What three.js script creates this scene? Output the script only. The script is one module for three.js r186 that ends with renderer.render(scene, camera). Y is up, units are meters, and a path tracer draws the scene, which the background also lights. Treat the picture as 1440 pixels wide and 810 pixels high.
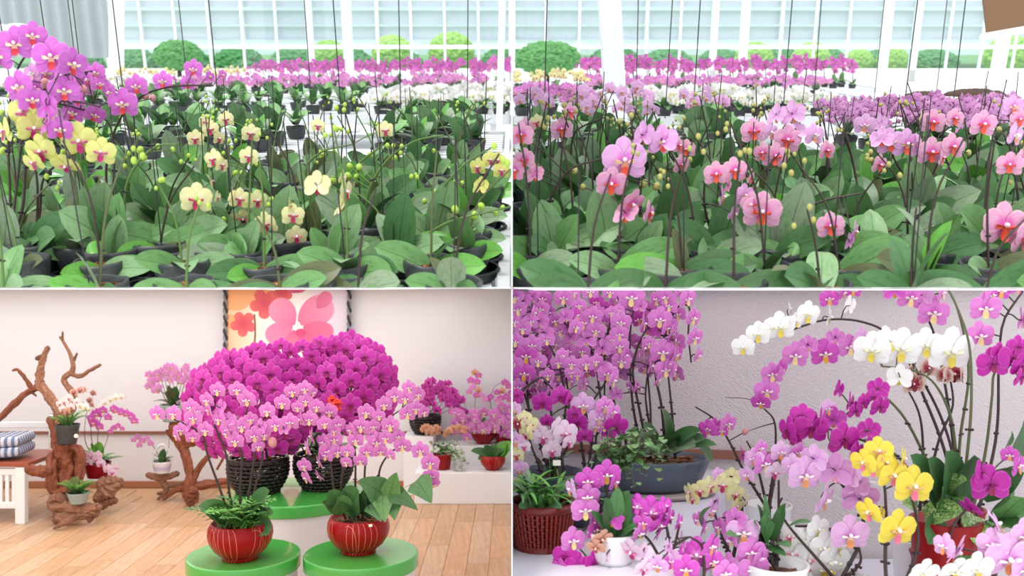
import * as THREE from 'three';
import { mergeGeometries } from 'three/addons/utils/BufferGeometryUtils.js';
import { RoundedBoxGeometry } from 'three/addons/geometries/RoundedBoxGeometry.js';
import { RectAreaLightUniformsLib } from 'three/addons/lights/RectAreaLightUniformsLib.js';
import { createNoise3D } from 'simplex-noise';

// ------------------------------------------------------------------ camera, sky, exposure
const scene = new THREE.Scene();
const E = 1.8, F = 1250;                                   // eye height, focal length in pixels of a 1440 x 810 frame
const camera = new THREE.PerspectiveCamera(2 * Math.atan(405 / F) * 180 / Math.PI, 16 / 9, 0.05, 300);
camera.position.set(0, E, 0); camera.lookAt(0, E, -1);
camera.focus = 3.3; camera.userData.fStop = 4.2;
scene.add(camera);
scene.background = new THREE.Color().setRGB(0.95, 0.99, 1.0);   // bright overcast
scene.backgroundIntensity = 1.45;
const renderer = new THREE.WebGLRenderer({ antialias: true });
renderer.toneMapping = THREE.LinearToneMapping;
renderer.toneMappingExposure = 1.0;
renderer.shadowMap.enabled = true;
RectAreaLightUniformsLib.init();
const sun = new THREE.DirectionalLight(0xfffaf2, 2.2);
sun.position.set(-7, 26, 9); sun.target.position.set(0, 0, -6); sun.castShadow = true; sun.shadow.radius = 26;
Object.assign(sun.shadow.camera, { left: -30, right: 30, top: 30, bottom: -30, near: 1, far: 90 });
sun.shadow.mapSize.set(4096, 4096);
scene.add(sun, sun.target);

// ------------------------------------------------------------------ helpers
let seedState = 12345;
const rnd = () => { seedState = (seedState + 0x6d2b79f5) | 0; let t = Math.imul(seedState ^ (seedState >>> 15), 1 | seedState); t = (t + Math.imul(t ^ (t >>> 7), 61 | t)) ^ t; return ((t ^ (t >>> 14)) >>> 0) / 4294967296; };
const rr = (a, b) => a + (b - a) * rnd();
const pick = (a) => a[Math.floor(rnd() * a.length)];
const noise3 = createNoise3D(rnd);
const V = (x = 0, y = 0, z = 0) => new THREE.Vector3(x, y, z);
const rad = (d) => d * Math.PI / 180;
const W = (px, py, d) => V((px - 720) / F * d, E + (405 - py) / F * d, -d);       // pixel and depth to a point
const ALPHA = Math.atan((405 - 45) / F);                                          // the greenhouse floor climbs away from the viewer
const qT = new THREE.Quaternion().setFromAxisAngle(V(1, 0, 0), ALPHA), qI = new THREE.Quaternion();
const G = (x, y, s) => V(x, y, -s).applyQuaternion(qT).add(V(0, E, 0));           // greenhouse coordinates (y below eye, s away) to a point
const toG = (p) => p.clone().sub(V(0, E, 0)).applyQuaternion(qT.clone().invert());
function onBench(px, py, h = 0.6) { const d = toG(W(px, py, 1)); const k = -h / d.y; return d.multiplyScalar(k); }   // local point of a pixel on the bench plane
const eul = (x, y, z, o = 'YXZ') => new THREE.Quaternion().setFromEuler(new THREE.Euler(x, y, z, o));
const C = (hex) => new THREE.Color(hex);
const used = {};
const numbered = (n) => { const k = used[n] = (used[n] ?? -1) + 1; return k ? n + '_' + String(k).padStart(3, '0') : n; };
const CELL = new Map();
const ORD = ['first', 'second', 'third', 'fourth', 'fifth', 'sixth', 'seventh', 'eighth', 'ninth', 'tenth', 'eleventh', 'twelfth', 'thirteenth', 'fourteenth', 'fifteenth', 'sixteenth', 'seventeenth', 'eighteenth', 'nineteenth', 'twentieth'];
const ord = (i) => ORD[i] ?? 'outer';
const things = [];
function thing(name, label, category, p, cell, group, kind) {
  const o = new THREE.Group(); o.name = numbered(name); o.position.copy(p); scene.add(o);
  o.userData = { label, category }; if (group) o.userData.group = group; if (kind) o.userData.kind = kind;
  CELL.set(o, cell); things.push(o); return o;
}
function part(name, geo, mat, parent, wp, q, s) {          // wp: place in the world for things whose group is not turned
  const m = new THREE.Mesh(geo, mat); m.name = name; m.castShadow = m.receiveShadow = true;
  if (wp) m.position.copy(wp).sub(parent.isScene ? V() : parent.userData.origin ?? parent.position);
  if (q) m.quaternion.copy(q);
  if (s) typeof s === 'number' ? m.scale.setScalar(s) : m.scale.copy(s);
  parent.add(m); return m;
}
function struct(name, geo, mat, p, q, cell, label) {
  const m = new THREE.Mesh(geo, mat); m.name = numbered(name); m.position.copy(p); if (q) m.quaternion.copy(q);
  m.castShadow = m.receiveShadow = true; m.userData = { kind: 'structure', label: label ?? name, category: name.split('_')[0] };
  scene.add(m); CELL.set(m, cell); things.push(m); return m;
}
// ------------------------------------------------------------------ textures
function canvasTex(w, h, draw, srgb = true) {
  const c = document.createElement('canvas'); c.width = w; c.height = h; draw(c.getContext('2d'), w, h);
  const t = new THREE.CanvasTexture(c); if (srgb) t.colorSpace = THREE.SRGBColorSpace; t.wrapS = t.wrapT = THREE.RepeatWrapping; return t;
}
function noiseTex(w, h, f, srgb = false) {
  const data = new Uint8Array(w * h * 4);
  for (let y = 0; y < h; y++) for (let x = 0; x < w; x++) { const v = f(x / w, y / h); for (let c = 0; c < 3; c++) data[(y * w + x) * 4 + c] = Math.max(0, Math.min(255, Array.isArray(v) ? v[c] : v)); data[(y * w + x) * 4 + 3] = 255; }
  const t = new THREE.DataTexture(data, w, h); t.magFilter = THREE.LinearFilter; t.wrapS = t.wrapT = THREE.RepeatWrapping; if (srgb) t.colorSpace = THREE.SRGBColorSpace; t.needsUpdate = true; return t;
}
const tile = (x, y, fx, s) => { const a = x * Math.PI * 2, b = y * Math.PI * 2; return noise3(Math.cos(a) * fx + s, Math.sin(a) * fx + Math.cos(b) * fx * 1.3, Math.sin(b) * fx * 1.3 - s); };
const veinTex = canvasTex(256, 128, (g, w, h) => {
  g.fillStyle = '#ffffff'; g.fillRect(0, 0, w, h);
  for (let i = 0; i < 34; i++) { g.strokeStyle = `rgba(190,70,170,${rr(0.12, 0.34)})`; g.lineWidth = rr(1, 2.2); const x = rr(0, w); g.beginPath(); g.moveTo(x, 0); g.bezierCurveTo(x + rr(-6, 6), h * .3, x + rr(-6, 6), h * .6, x + rr(-10, 10), h * rr(.7, 1)); g.stroke(); }
});
const spotTex = canvasTex(256, 256, (g, w, h) => {
  g.fillStyle = '#ffffff'; g.fillRect(0, 0, w, h);
  for (let i = 0; i < 900; i++) { g.fillStyle = `rgba(${i % 3 ? '150,0,90' : '255,255,255'},.55)`; g.beginPath(); g.arc(rr(0, w), rr(0, h), rr(1.5, 4), 0, 7); g.fill(); }
});
const leafTex = canvasTex(128, 256, (g, w, h) => {
  g.fillStyle = '#f2f2f2'; g.fillRect(0, 0, w, h);
  for (let i = 0; i < 260; i++) { g.fillStyle = `rgba(${i % 2 ? '255,255,255' : '150,165,140'},${rr(.05, .2)})`; g.beginPath(); g.ellipse(rr(0, w), rr(0, h), rr(1, 7), rr(4, 22), 0, 0, 7); g.fill(); }
  g.strokeStyle = 'rgba(120,140,100,.75)'; g.lineWidth = 3; g.beginPath(); g.moveTo(w / 2, 0); g.lineTo(w / 2, h); g.stroke();
  g.strokeStyle = 'rgba(255,255,220,.5)'; g.lineWidth = 2; g.beginPath(); g.moveTo(w / 2 + 3, 0); g.lineTo(w / 2 + 3, h); g.stroke();
});
const variegTex = canvasTex(128, 256, (g, w, h) => {
  g.fillStyle = '#7ea65a'; g.fillRect(0, 0, w, h);
  for (let i = 0; i < 340; i++) { g.fillStyle = i % 3 ? 'rgba(222,226,170,.7)' : 'rgba(50,100,45,.8)'; g.beginPath(); g.ellipse(rr(0, w), rr(0, h), rr(1, 5), rr(2, 9), rr(-.5, .5), 0, 7); g.fill(); }
  g.strokeStyle = '#3c6a34'; g.lineWidth = 4; g.beginPath(); g.moveTo(w / 2, 0); g.lineTo(w / 2, h); g.stroke();
});
const stuccoTex = noiseTex(512, 512, (x, y) => 128 + 60 * tile(x, y, 14, 3) + 55 * tile(x, y, 30, 9));
const woodTex = noiseTex(256, 512, (x, y) => { const g = tile(x, y * .25, 5, 2) * 10 + tile(x, y * .1, 22, 7) * 8; return [206 + g, 172 + g * 1.1, 140 + g * 1.2]; }, true);
const barkTex = noiseTex(256, 256, (x, y) => { const g = tile(x, y * .3, 8, 5) * 34 + tile(x, y, 20, 1) * 22; return [170 + g, 122 + g * .9, 96 + g * .8]; }, true);
const barkBump = noiseTex(256, 256, (x, y) => 128 + tile(x, y * .25, 9, 5) * 70 + tile(x, y, 24, 1) * 40);
const redPotTex = canvasTex(1024, 256, (g, w, h) => {
  g.fillStyle = '#960a12'; g.fillRect(0, 0, w, h);
  g.strokeStyle = 'rgba(245,190,150,.85)'; g.lineWidth = 2.2;
  for (let k = 0; k < 4; k++) for (let i = 0; i < 6; i++) { const x = k * 256 + 30 + i * 26; g.beginPath(); g.moveTo(x, 18); g.bezierCurveTo(x - 8 + i * 9, 60, x + i * 10, 150, x - 50 + i * 4, 225); g.stroke(); }
  for (let k = 0; k < 4; k++) { g.beginPath(); g.ellipse(k * 256 + 28, 110, 46, 74, 0, -1.9, 1.4); g.stroke(); }
});
const checkTex = canvasTex(256, 256, (g, w, h) => {
  g.fillStyle = '#f1f2f6'; g.fillRect(0, 0, w, h);
  for (let i = 0; i < 8; i++) { g.fillStyle = 'rgba(40,60,110,.6)'; g.fillRect(i * 32, 0, 16, h); g.fillRect(0, i * 32, w, 16); }
});
const dustTex = noiseTex(256, 256, (x, y) => { const g = 205 + tile(x, y, 6, 4) * 30 + tile(x, y, 26, 8) * 22; return [g, g, g]; }, true);
const fabricBump = noiseTex(128, 128, (x, y) => 128 + 80 * Math.sin(x * 400) * Math.sin(y * 400));
// ------------------------------------------------------------------ materials
const std = (o) => new THREE.MeshPhysicalMaterial({ roughness: 0.6, side: THREE.DoubleSide, ...o });
const M = {
  petal: std({ vertexColors: true, map: veinTex, roughness: 0.55, transmission: 0.18, thickness: 0 }),
  petalPlain: std({ vertexColors: true, roughness: 0.55, transmission: 0.18, thickness: 0 }),
  petalSpot: std({ vertexColors: true, map: spotTex, roughness: 0.55 }),
  lip: std({ vertexColors: true, roughness: 0.45 }),
  leaf: [0x6f9f60, 0x5e8c58, 0x86ab7a, 0x4c7848, 0x8ba282].map((c) => std({ color: c, map: leafTex, roughness: 0.42, specularIntensity: .7 })),
  leafBright: std({ color: 0x72bb4c, map: leafTex, roughness: 0.4, transmission: .15, thickness: 0 }),
  leafDark: std({ color: 0x47703f, map: leafTex, roughness: 0.4 }),
  leafOlive: std({ color: 0x626b46, map: leafTex, roughness: 0.45 }),
  varieg: std({ map: variegTex, roughness: 0.45 }),
  fern: std({ color: 0x69aa4a, roughness: 0.55 }), fernDark: std({ color: 0x4a8040, roughness: 0.55 }),
  ivy: std({ color: 0x7c9c66, roughness: 0.5 }), ivyPale: std({ color: 0xb9c9a6, roughness: .5 }),
  stem: std({ color: 0x3a2a26, roughness: 0.5 }), stemGreen: std({ color: 0x5c7a3c, roughness: 0.5 }), stemOlive: std({ color: 0x59603a, roughness: .5 }),
  stake: std({ color: 0x2c2628, roughness: 0.4 }), clip: std({ color: 0x2a1524, roughness: 0.35 }),
  bud: std({ color: 0xa9c84e, roughness: 0.5 }), budOlive: std({ color: 0xa8a45c, roughness: .5 }), budPink: std({ color: 0xc98a8c, roughness: .5 }),
  potBlack: std({ color: 0x4b5053, map: dustTex, roughness: 0.42 }), soil: std({ vertexColors: true, roughness: 0.95 }), tray: std({ color: 0x23262a, roughness: 0.45 }),
  white: std({ color: 0xeef0f2, roughness: 0.45 }), alu: std({ color: 0xd7dade, roughness: 0.35, metalness: .15 }), meshGrey: std({ color: 0xb9bdc2, roughness: 0.5 }),
  wallLL: std({ color: 0xe6e6ea, roughness: 0.75 }), wallLR: std({ color: 0xcfc6c8, roughness: 0.9, bumpMap: stuccoTex, bumpScale: 0.004 }),
  railBrown: std({ color: 0x8a5a48, roughness: 0.5 }), skirting: std({ color: 0xa9704f, roughness: 0.5 }),
  planks: [0xffffff, 0xf6efe6, 0xfff4ea, 0xefe6da].map((c) => std({ color: c, map: woodTex, roughness: 0.35, specularIntensity: .6 })), joint: std({ color: 0xcaa27c, roughness: .8 }),
  green: std({ color: 0x4cb04c, roughness: 0.2, clearcoat: .5 }), podium: std({ color: 0xe6e4e6, roughness: .35 }),
  redPot: std({ map: redPotTex, roughness: 0.3, specularIntensity: .5 }), redRim: std({ color: 0x8e0c14, roughness: .3, specularIntensity: .5 }), redPlain: std({ color: 0x8e141c, roughness: .3, specularIntensity: .5 }),
  blackBasket: std({ color: 0x1f1418, roughness: .4 }), redBasket: std({ color: 0x6e1c18, roughness: .4 }), redBasketPale: std({ color: 0x8c3024, roughness: .4 }),
  greyPot: std({ color: 0x9aa7a4, roughness: .25 }), blueBowl: std({ color: 0x4a5564, roughness: .3, clearcoat: .3 }), whitePot: std({ color: 0xe9e7ea, roughness: .25 }), saucer: std({ color: 0xb9a9a6, roughness: .4 }),
  wood: std({ map: barkTex, bumpMap: barkBump, bumpScale: .01, roughness: .7 }), woodRed: std({ color: 0xdcb09c, map: barkTex, bumpMap: barkBump, bumpScale: .008, roughness: .5 }),
  benchRed: std({ color: 0x9c4f3a, roughness: .35 }), check: std({ map: checkTex, roughness: .9, bumpMap: fabricBump, bumpScale: .001 }),
  ribbon: std({ color: 0xe23a26, roughness: .4 }), orange: std({ color: 0xf0a878, roughness: .6 }), rope: std({ color: 0x8d8d92, roughness: .7 }), ropeDark: std({ color: 0x3c3c42, roughness: .7 }),
  glass: std({ color: 0xf4fbff, transmission: 1, thickness: 0, roughness: 0.0 }), brownBoard: std({ color: 0x76583f, roughness: .7 }), curtain: std({ color: 0xaab3b6, roughness: .9 }),
  hedge: std({ vertexColors: true, roughness: .8 }), lawn: std({ color: 0x6f9c62, roughness: .9 }), concrete: std({ color: 0xdfe2e3, roughness: .8 }), facadePanel: std({ color: 0xf4f0fa, roughness: .5 }), facadeGlass: std({ color: 0xeaf0f0, roughness: .5 }), shelf: std({ color: 0xd6d3de, roughness: .5 }), tag: std({ color: 0xf4f0e4, roughness: .5 }),
};
// ------------------------------------------------------------------ flower geometry
const PAL = {                                             // main, throat, rim, lip middle, lip side, throat reach
  purple: ['#d16bcd', '#c244b4', '#de92da', '#c9263a', '#f3e6c8', .3], yellowgreen: ['#e0de86', '#e6d5a4', '#d7dc62', '#b3126a', '#d465a0', .16], cream: ['#ece6b0', '#ead6cf', '#e3df9a', '#b0114f', '#d9497c', .2],
  peach: ['#e6a6cb', '#d75ab0', '#f0d2c8', '#dd4a2c', '#e8562f', .36], lilac: ['#dea6da', '#d070c6', '#ecc8e6', '#d4442e', '#f0c9a8', .3], magenta: ['#c216a4', '#a80b8c', '#dc62c6', '#92124e', '#a01a80', .24], magenta2: ['#cf2db4', '#b0128f', '#e27acb', '#92124e', '#a01a80', .24],
  pink: ['#df82d2', '#d05cc2', '#ecb0e2', '#e8c88a', '#fbf1ea', .3], pinkBack: ['#d493cc', '#c77fc0', '#e3b3dc', '#d9a', '#fbf1ea', .3], hot: ['#d452c2', '#c233ae', '#e28ad6', '#d9983e', '#fbe9dc', .3],
  pale: ['#e6b4e2', '#d98fd6', '#f1d3ee', '#d98a5a', '#fbf1ea', .28], white: ['#f3f1f1', '#eef0dc', '#f6f5f5', '#d8c04a', '#e9ecc0', .14], whiteRed: ['#f3eeee', '#f0d5de', '#f6f4f4', '#d8446a', '#f07ba0', .12],
  whitePink: ['#efd6e8', '#e6b7d8', '#f5e6f0', '#b81a6e', '#d05a98', .2], yellow: ['#eed84a', '#f3e9b8', '#f2e060', '#e0708a', '#e2b07a', .14], spotted: ['#d04cc0', '#d98ad2', '#b92ab0', '#8a1a4a', '#e6b0c8', .25], redspot: ['#e8d6c0', '#a81a44', '#e4cfae', '#7a1030', '#a81a44', .6],
  smallpurple: ['#dd9cd4', '#c272bd', '#ebbfe4', '#9a2f86', '#d890d0', .3], tan: ['#dca488', '#c47a5c', '#e6bda0', '#a8503a', '#c47a5c', .3],
};
const clamp = (x) => Math.max(0, Math.min(1, x)), smooth = (a, b, x) => { const t = clamp((x - a) / (b - a)); return t * t * (3 - 2 * t); };
function petalGrid(L, Wd, c, nu, nv, o, col) {            // a petal along +y, facing +z
  const pos = [], uv = [], cl = [], idx = [], k = new THREE.Color();
  for (let j = 0; j <= nv; j++) {
    const v = j / nv;
    const w = Wd * (v < c ? Math.pow(Math.sin(v / c * Math.PI / 2), o.claw ?? .8) : Math.sqrt(Math.max(0, 1 - ((v - c) / (1 - c)) ** 2))) + (v === 1 ? .004 : 0) + (v === 0 ? .02 : 0);
    for (let i = 0; i <= nu; i++) {
      const u = i / nu * 2 - 1, y = v * L - (o.notch ?? 0) * (1 - u * u) * v * .0;
      const z = (o.lift ?? 0) * v - (o.curl ?? .08) * v * v * L - (o.cup ?? .1) * u * u * w + (o.wave ?? 0) * Math.sin(u * 5 + v * 6) * v;
      pos.push(u * w, y, z); uv.push(i / nu, v);
      col(k, u, v); cl.push(k.r, k.g, k.b);
      if (i < nu && j < nv) { const a = j * (nu + 1) + i; idx.push(a, a + 1, a + nu + 1, a + 1, a + nu + 2, a + nu + 1); }
    }
  }
  const g = new THREE.BufferGeometry();
  g.setAttribute('position', new THREE.Float32BufferAttribute(pos, 3)); g.setAttribute('uv', new THREE.Float32BufferAttribute(uv, 2)); g.setAttribute('color', new THREE.Float32BufferAttribute(cl, 3)); g.setIndex(idx); g.computeVertexNormals(); return g;
}
const cache = new Map();
const memo = (k, f) => { if (!cache.has(k)) cache.set(k, f()); return cache.get(k); };
const place = (g, x, y, z, rx = 0, ry = 0, rz = 0, s = 1) => g.clone().applyMatrix4(new THREE.Matrix4().compose(V(x, y, z), eul(rx, ry, rz, 'XYZ'), V(s, s, s)));
function tint(g, hex) { const c = C(hex), n = g.attributes.position.count, a = new Float32Array(n * 3); for (let i = 0; i < n; i++) c.toArray(a, i * 3); g.setAttribute('color', new THREE.BufferAttribute(a, 3)); return g; }
function flowerGeo(va, lod) {
  return memo(va + lod, () => {
    const [main, throat, rim, lipM, lipS, reach] = PAL[va].map((x) => (typeof x === 'string' ? C(x) : x));
    const nu = lod === 2 ? 10 : lod === 1 ? 6 : 2, nv = lod === 2 ? 9 : lod === 1 ? 6 : 3;
    const col = (k, u, v) => { k.copy(main).lerp(throat, 1 - smooth(reach * .6, reach * 1.5, v + Math.abs(u) * .12)); if (Math.max(Math.abs(u), v) > .92) k.lerp(rim, .8); };
    const petal = petalGrid(.5, .262, .56, nu, nv, { claw: .8, curl: .1, cup: .1, lift: .05, wave: .006 }, col);
    const sepal = petalGrid(.53, .178, .57, nu > 2 ? nu - 2 : 2, nv, { claw: .6, curl: .1, cup: .18, wave: .004 }, col);
    petal.translate(0, 0, .03);
    const n2 = lod === 2 ? 6 : lod === 1 ? 3 : 2;
    const colM = (k, u, v) => k.copy(lipM).lerp(lipS, v < .3 ? .5 : 0), colS = (k) => k.copy(lipS);
    const mid = place(petalGrid(.2, .07, .6, n2, n2 + 1, { curl: -.6, cup: -.4, claw: .4 }, colM), 0, -.02, .05, .5, 0, Math.PI);
    const s1 = place(petalGrid(.13, .05, .6, n2, n2, { cup: -.9, curl: -.3 }, colS), .03, -.03, .05, .9, .5, -1.2), s2 = place(petalGrid(.13, .05, .6, n2, n2, { cup: -.9, curl: -.3 }, colS), -.03, -.03, .05, .9, -.5, 1.2);
    const column = tint(new THREE.SphereGeometry(.035, lod === 2 ? 8 : 5, lod === 2 ? 6 : 4).scale(1, 1.1, 1.7).translate(0, .015, .08), va.startsWith('magenta') ? '#7a1040' : va === 'yellow' ? '#fff3e0' : '#fbe9f2');
    const lip = mergeGeometries([mid, s1, s2, column]).scale(...(va.startsWith('magenta') ? [1.05, 1.05, 1.1] : [1.35, 1.35, 1.25]));
    const ang = [0, rad(126), rad(-126)], pa = [rad(76), rad(-76)];
    const sepals = ang.map((a, i) => place(sepal, 0, 0, 0, 0, 0, a, i ? .98 : 1)), petals = pa.map((a) => place(petal, 0, .03, 0, 0, 0, a));
    return { petal, sepal, lip, ang, pa, tepals: mergeGeometries([...sepals, ...petals]), whole: mergeGeometries([...sepals, ...petals, lip]) };
  });
}
const PLAIN = new Set(['white', 'whiteRed', 'yellow', 'yellowgreen', 'cream', 'tan']);
const petalMat = (va) => (va === 'spotted' || va === 'redspot' ? M.petalSpot : PLAIN.has(va) ? M.petalPlain : M.petal);
function flower(parent, p, q, size, va, px = 30) {         // px: how large it shows, decides how far it is split
  const lod = px >= 36 ? 2 : px >= 15 ? 1 : 0, g = flowerGeo(va, lod), mat = petalMat(va);
  if (px >= 36) {
    const f = new THREE.Group(); f.name = 'flower'; f.position.copy(p).sub(parent.position); f.quaternion.copy(q); f.scale.setScalar(size); parent.add(f);
    for (const a of g.ang) { const m = part('sepal', g.sepal, mat, f); m.rotation.z = a; }
    for (const a of g.pa) { const m = part('petal', g.petal, mat, f); m.rotation.z = a; m.position.y = .03; }
    part('lip', g.lip, M.lip, f); return f;
  }
  if (px >= 15) { const f = part('flower', g.tepals, mat, parent, p, q, size); part('lip', g.lip, M.lip, f); return f; }
  return part('flower', g.whole, mat === M.petal ? M.petal : mat, parent, p, q, size);
}
const face = (yaw = 0, pitch = 8, roll = 0) => eul(rad(pitch), rad(yaw), rad(roll));
// ------------------------------------------------------------------ stems, buds, leaves
function tube(pts, r0, r1 = r0, seg = 14, sides = 6) {
  const cv = new THREE.CatmullRomCurve3(pts, false, 'centripetal'), g = new THREE.TubeGeometry(cv, seg, 1, sides, false), P = g.attributes.position, k = new THREE.Vector3();
  for (let j = 0; j <= seg; j++) { const c = cv.getPointAt(j / seg), r = r0 + (r1 - r0) * j / seg; for (let i = 0; i <= sides; i++) { const n = j * (sides + 1) + i; k.fromBufferAttribute(P, n).sub(c).multiplyScalar(r).add(c); P.setXYZ(n, k.x, k.y, k.z); } }
  return g;
}
const budGeo = new THREE.SphereGeometry(.5, 8, 6).scale(.8, 1, .8);
const clipGeo = mergeGeometries([new THREE.TorusGeometry(.5, .22, 5, 8).rotateX(Math.PI / 2), new THREE.SphereGeometry(.38, 6, 5).translate(.8, .1, .2), new THREE.SphereGeometry(.38, 6, 5).translate(-.7, -.05, .35)]);
function leafShape(L, Wd, t0, t1, nl = 9, nw = 6, fold = .22) {   // grows from the origin, starts t0 from upright, ends t1, towards +z
  const pos = [], uv = [], idx = []; let y = 0, z = 0;
  for (let j = 0; j <= nl; j++) {
    const v = j / nl, th = t0 + (t1 - t0) * v, w = Wd * .5 * Math.pow(Math.sin(Math.PI * Math.min(.985, .1 + v * .9)), .62) * (v > .985 ? .15 : 1);
    if (j) { y += Math.cos(th) * L / nl; z += Math.sin(th) * L / nl; }
    for (let i = 0; i <= nw; i++) { const u = i / nw * 2 - 1, up = Math.abs(u) * w * fold; pos.push(u * w, y + Math.sin(th) * up, z - Math.cos(th) * up); uv.push(i / nw, v); if (i < nw && j < nl) { const a = j * (nw + 1) + i; idx.push(a, a + 1, a + nw + 1, a + 1, a + nw + 2, a + nw + 1); } }
  }
  const g = new THREE.BufferGeometry(); g.setAttribute('position', new THREE.Float32BufferAttribute(pos, 3)); g.setAttribute('uv', new THREE.Float32BufferAttribute(uv, 2)); g.setIndex(idx); g.computeVertexNormals(); return g;
}
const LEAVES = [[.25, 1.15, .4], [.5, 1.6, .44], [.75, 1.85, .42], [.1, .5, .46], [1.0, 1.55, .45], [.3, .9, .5], [.9, 2.1, .4]].map(([a, b, w]) => leafShape(1, w, a, b));
function leafAB(A, B, width, o = {}) {                     // a leaf from A to B in the world, turned towards o.n
  const mid = A.clone().lerp(B, .5).add(o.sag ?? V(0, A.distanceTo(B) * .12, 0)), cv = new THREE.QuadraticBezierCurve3(A, mid, B), nl = 10, nw = 6, pos = [], uv = [], idx = [], n = (o.n ?? V(0, .7, .7)).clone().normalize();
  for (let j = 0; j <= nl; j++) {
    const v = j / nl, p = cv.getPoint(v), t = cv.getTangent(v), side = t.clone().cross(n).normalize(), up = side.clone().cross(t).normalize();
    const w = width * .5 * (o.shape ? o.shape(v) : Math.pow(Math.sin(Math.PI * Math.min(.985, .1 + v * .9)), .62) * (v > .985 ? .12 : 1));
    for (let i = 0; i <= nw; i++) { const u = i / nw * 2 - 1, q = p.clone().addScaledVector(side, u * w).addScaledVector(up, Math.abs(u) * w * (o.fold ?? .2)); pos.push(q.x, q.y, q.z); uv.push(i / nw, v); if (i < nw && j < nl) { const a = j * (nw + 1) + i; idx.push(a, a + 1, a + nw + 1, a + 1, a + nw + 2, a + nw + 1); } }
  }
  const g = new THREE.BufferGeometry(); g.setAttribute('position', new THREE.Float32BufferAttribute(pos, 3)); g.setAttribute('uv', new THREE.Float32BufferAttribute(uv, 2)); g.setIndex(idx); g.computeVertexNormals(); return g;
}
const arrow = (v) => (v < .22 ? .5 + v * 2.3 : Math.pow(1 - (v - .22) / .78, .8));
const SIDE = [[.98, .15, .2], [.9, .42, .25], [.75, .66, .2], [.45, .88, .15], [.2, .97, .1], [.85, .2, .6]].flatMap(([x, y, z], i) => [1, -1].map((m) => leafAB(V(), V(x * m, y, z), .44 + (i % 3) * .05, { n: V(0, .55, .8), sag: V(0, .12 - (i > 2 ? .06 : 0), .04) })));
function addLeafAB(t, A, B, width, mat, o) { return part('leaf', leafAB(A, B, width, o).translate(-t.position.x, -t.position.y, -t.position.z), mat, t); }
const grassGeo = leafShape(1, .09, .15, 1.5, 7, 2, .5), grassGeo2 = leafShape(1, .08, .4, 2.1, 7, 2, .5), fernGeo = (() => {   // a frond with paired leaflets
  const gs = [], cv = [], n = 9; for (let j = 0; j <= n; j++) { const v = j / n, th = .3 + v * 1.2; cv.push(j ? cv[j - 1].clone().add(V(0, Math.cos(th) / n, Math.sin(th) / n)) : V()); }
  gs.push(tube(cv, .012, .004, 8, 4).toNonIndexed());
  for (let j = 2; j <= n; j++) for (const s of [-1, 1]) gs.push(leafShape(.34 * Math.sin(Math.PI * (j + 2) / (n + 4)), .075, 1.0, 1.7, 3, 2).rotateY(s * 1.15).translate(cv[j].x, cv[j].y, cv[j].z).toNonIndexed());
  return mergeGeometries(gs);
})();
const lathe = (pts, n = 28) => new THREE.LatheGeometry(pts.map(([r, y]) => new THREE.Vector2(r, y)), n);
const soilGeo = (() => { const g = new THREE.CircleGeometry(1, 22, 0, Math.PI * 2); const gs = [tint(new THREE.CylinderGeometry(1, 1, .02, 20).toNonIndexed(), '#6b4a36')]; for (let i = 0; i < 46; i++) { const a = rr(0, 6.28), r = Math.sqrt(rnd()) * .88; gs.push(tint(new THREE.BoxGeometry(rr(.1, .28), rr(.05, .12), rr(.08, .16)).rotateY(rr(0, 3)).rotateZ(rr(-.5, .5)).translate(Math.cos(a) * r, .04, Math.sin(a) * r).toNonIndexed(), pick(['#8a5a3a', '#6e4630', '#a06c46', '#54382a', '#b98a62']))); } return mergeGeometries(gs); })();
const nurseryPot = (() => { /* soft squat pot */ const g = lathe([[0, 0], [.36, 0], [.42, .1], [.5, .62], [.52, .78], [.5, .86], [.46, .84], [.44, .7], [.42, .66]], 22); const P = g.attributes.position; for (let i = 0; i < P.count; i++) { const x = P.getX(i), y = P.getY(i), z = P.getZ(i), k = 1 + .05 * noise3(x * 3, y * 3, z * 3 + 4) * y * 1.4; P.setXYZ(i, x * k, y + .04 * noise3(x * 2, 7, z * 2) * (y > .5 ? 1 : 0), z * k); } g.scale(1, .74, 1); g.computeVertexNormals(); return g; })();
const trayGeo = (() => { const a = new THREE.CylinderGeometry(.62, .58, .16, 16, 1, true), b = new THREE.TorusGeometry(.62, .035, 5, 16).rotateX(Math.PI / 2).translate(0, .08, 0), c = new THREE.CircleGeometry(.58, 16).rotateX(-Math.PI / 2).translate(0, -.07, 0); return mergeGeometries([a, b, c].map((g) => g.toNonIndexed())).translate(0, .09, 0); })();
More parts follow.
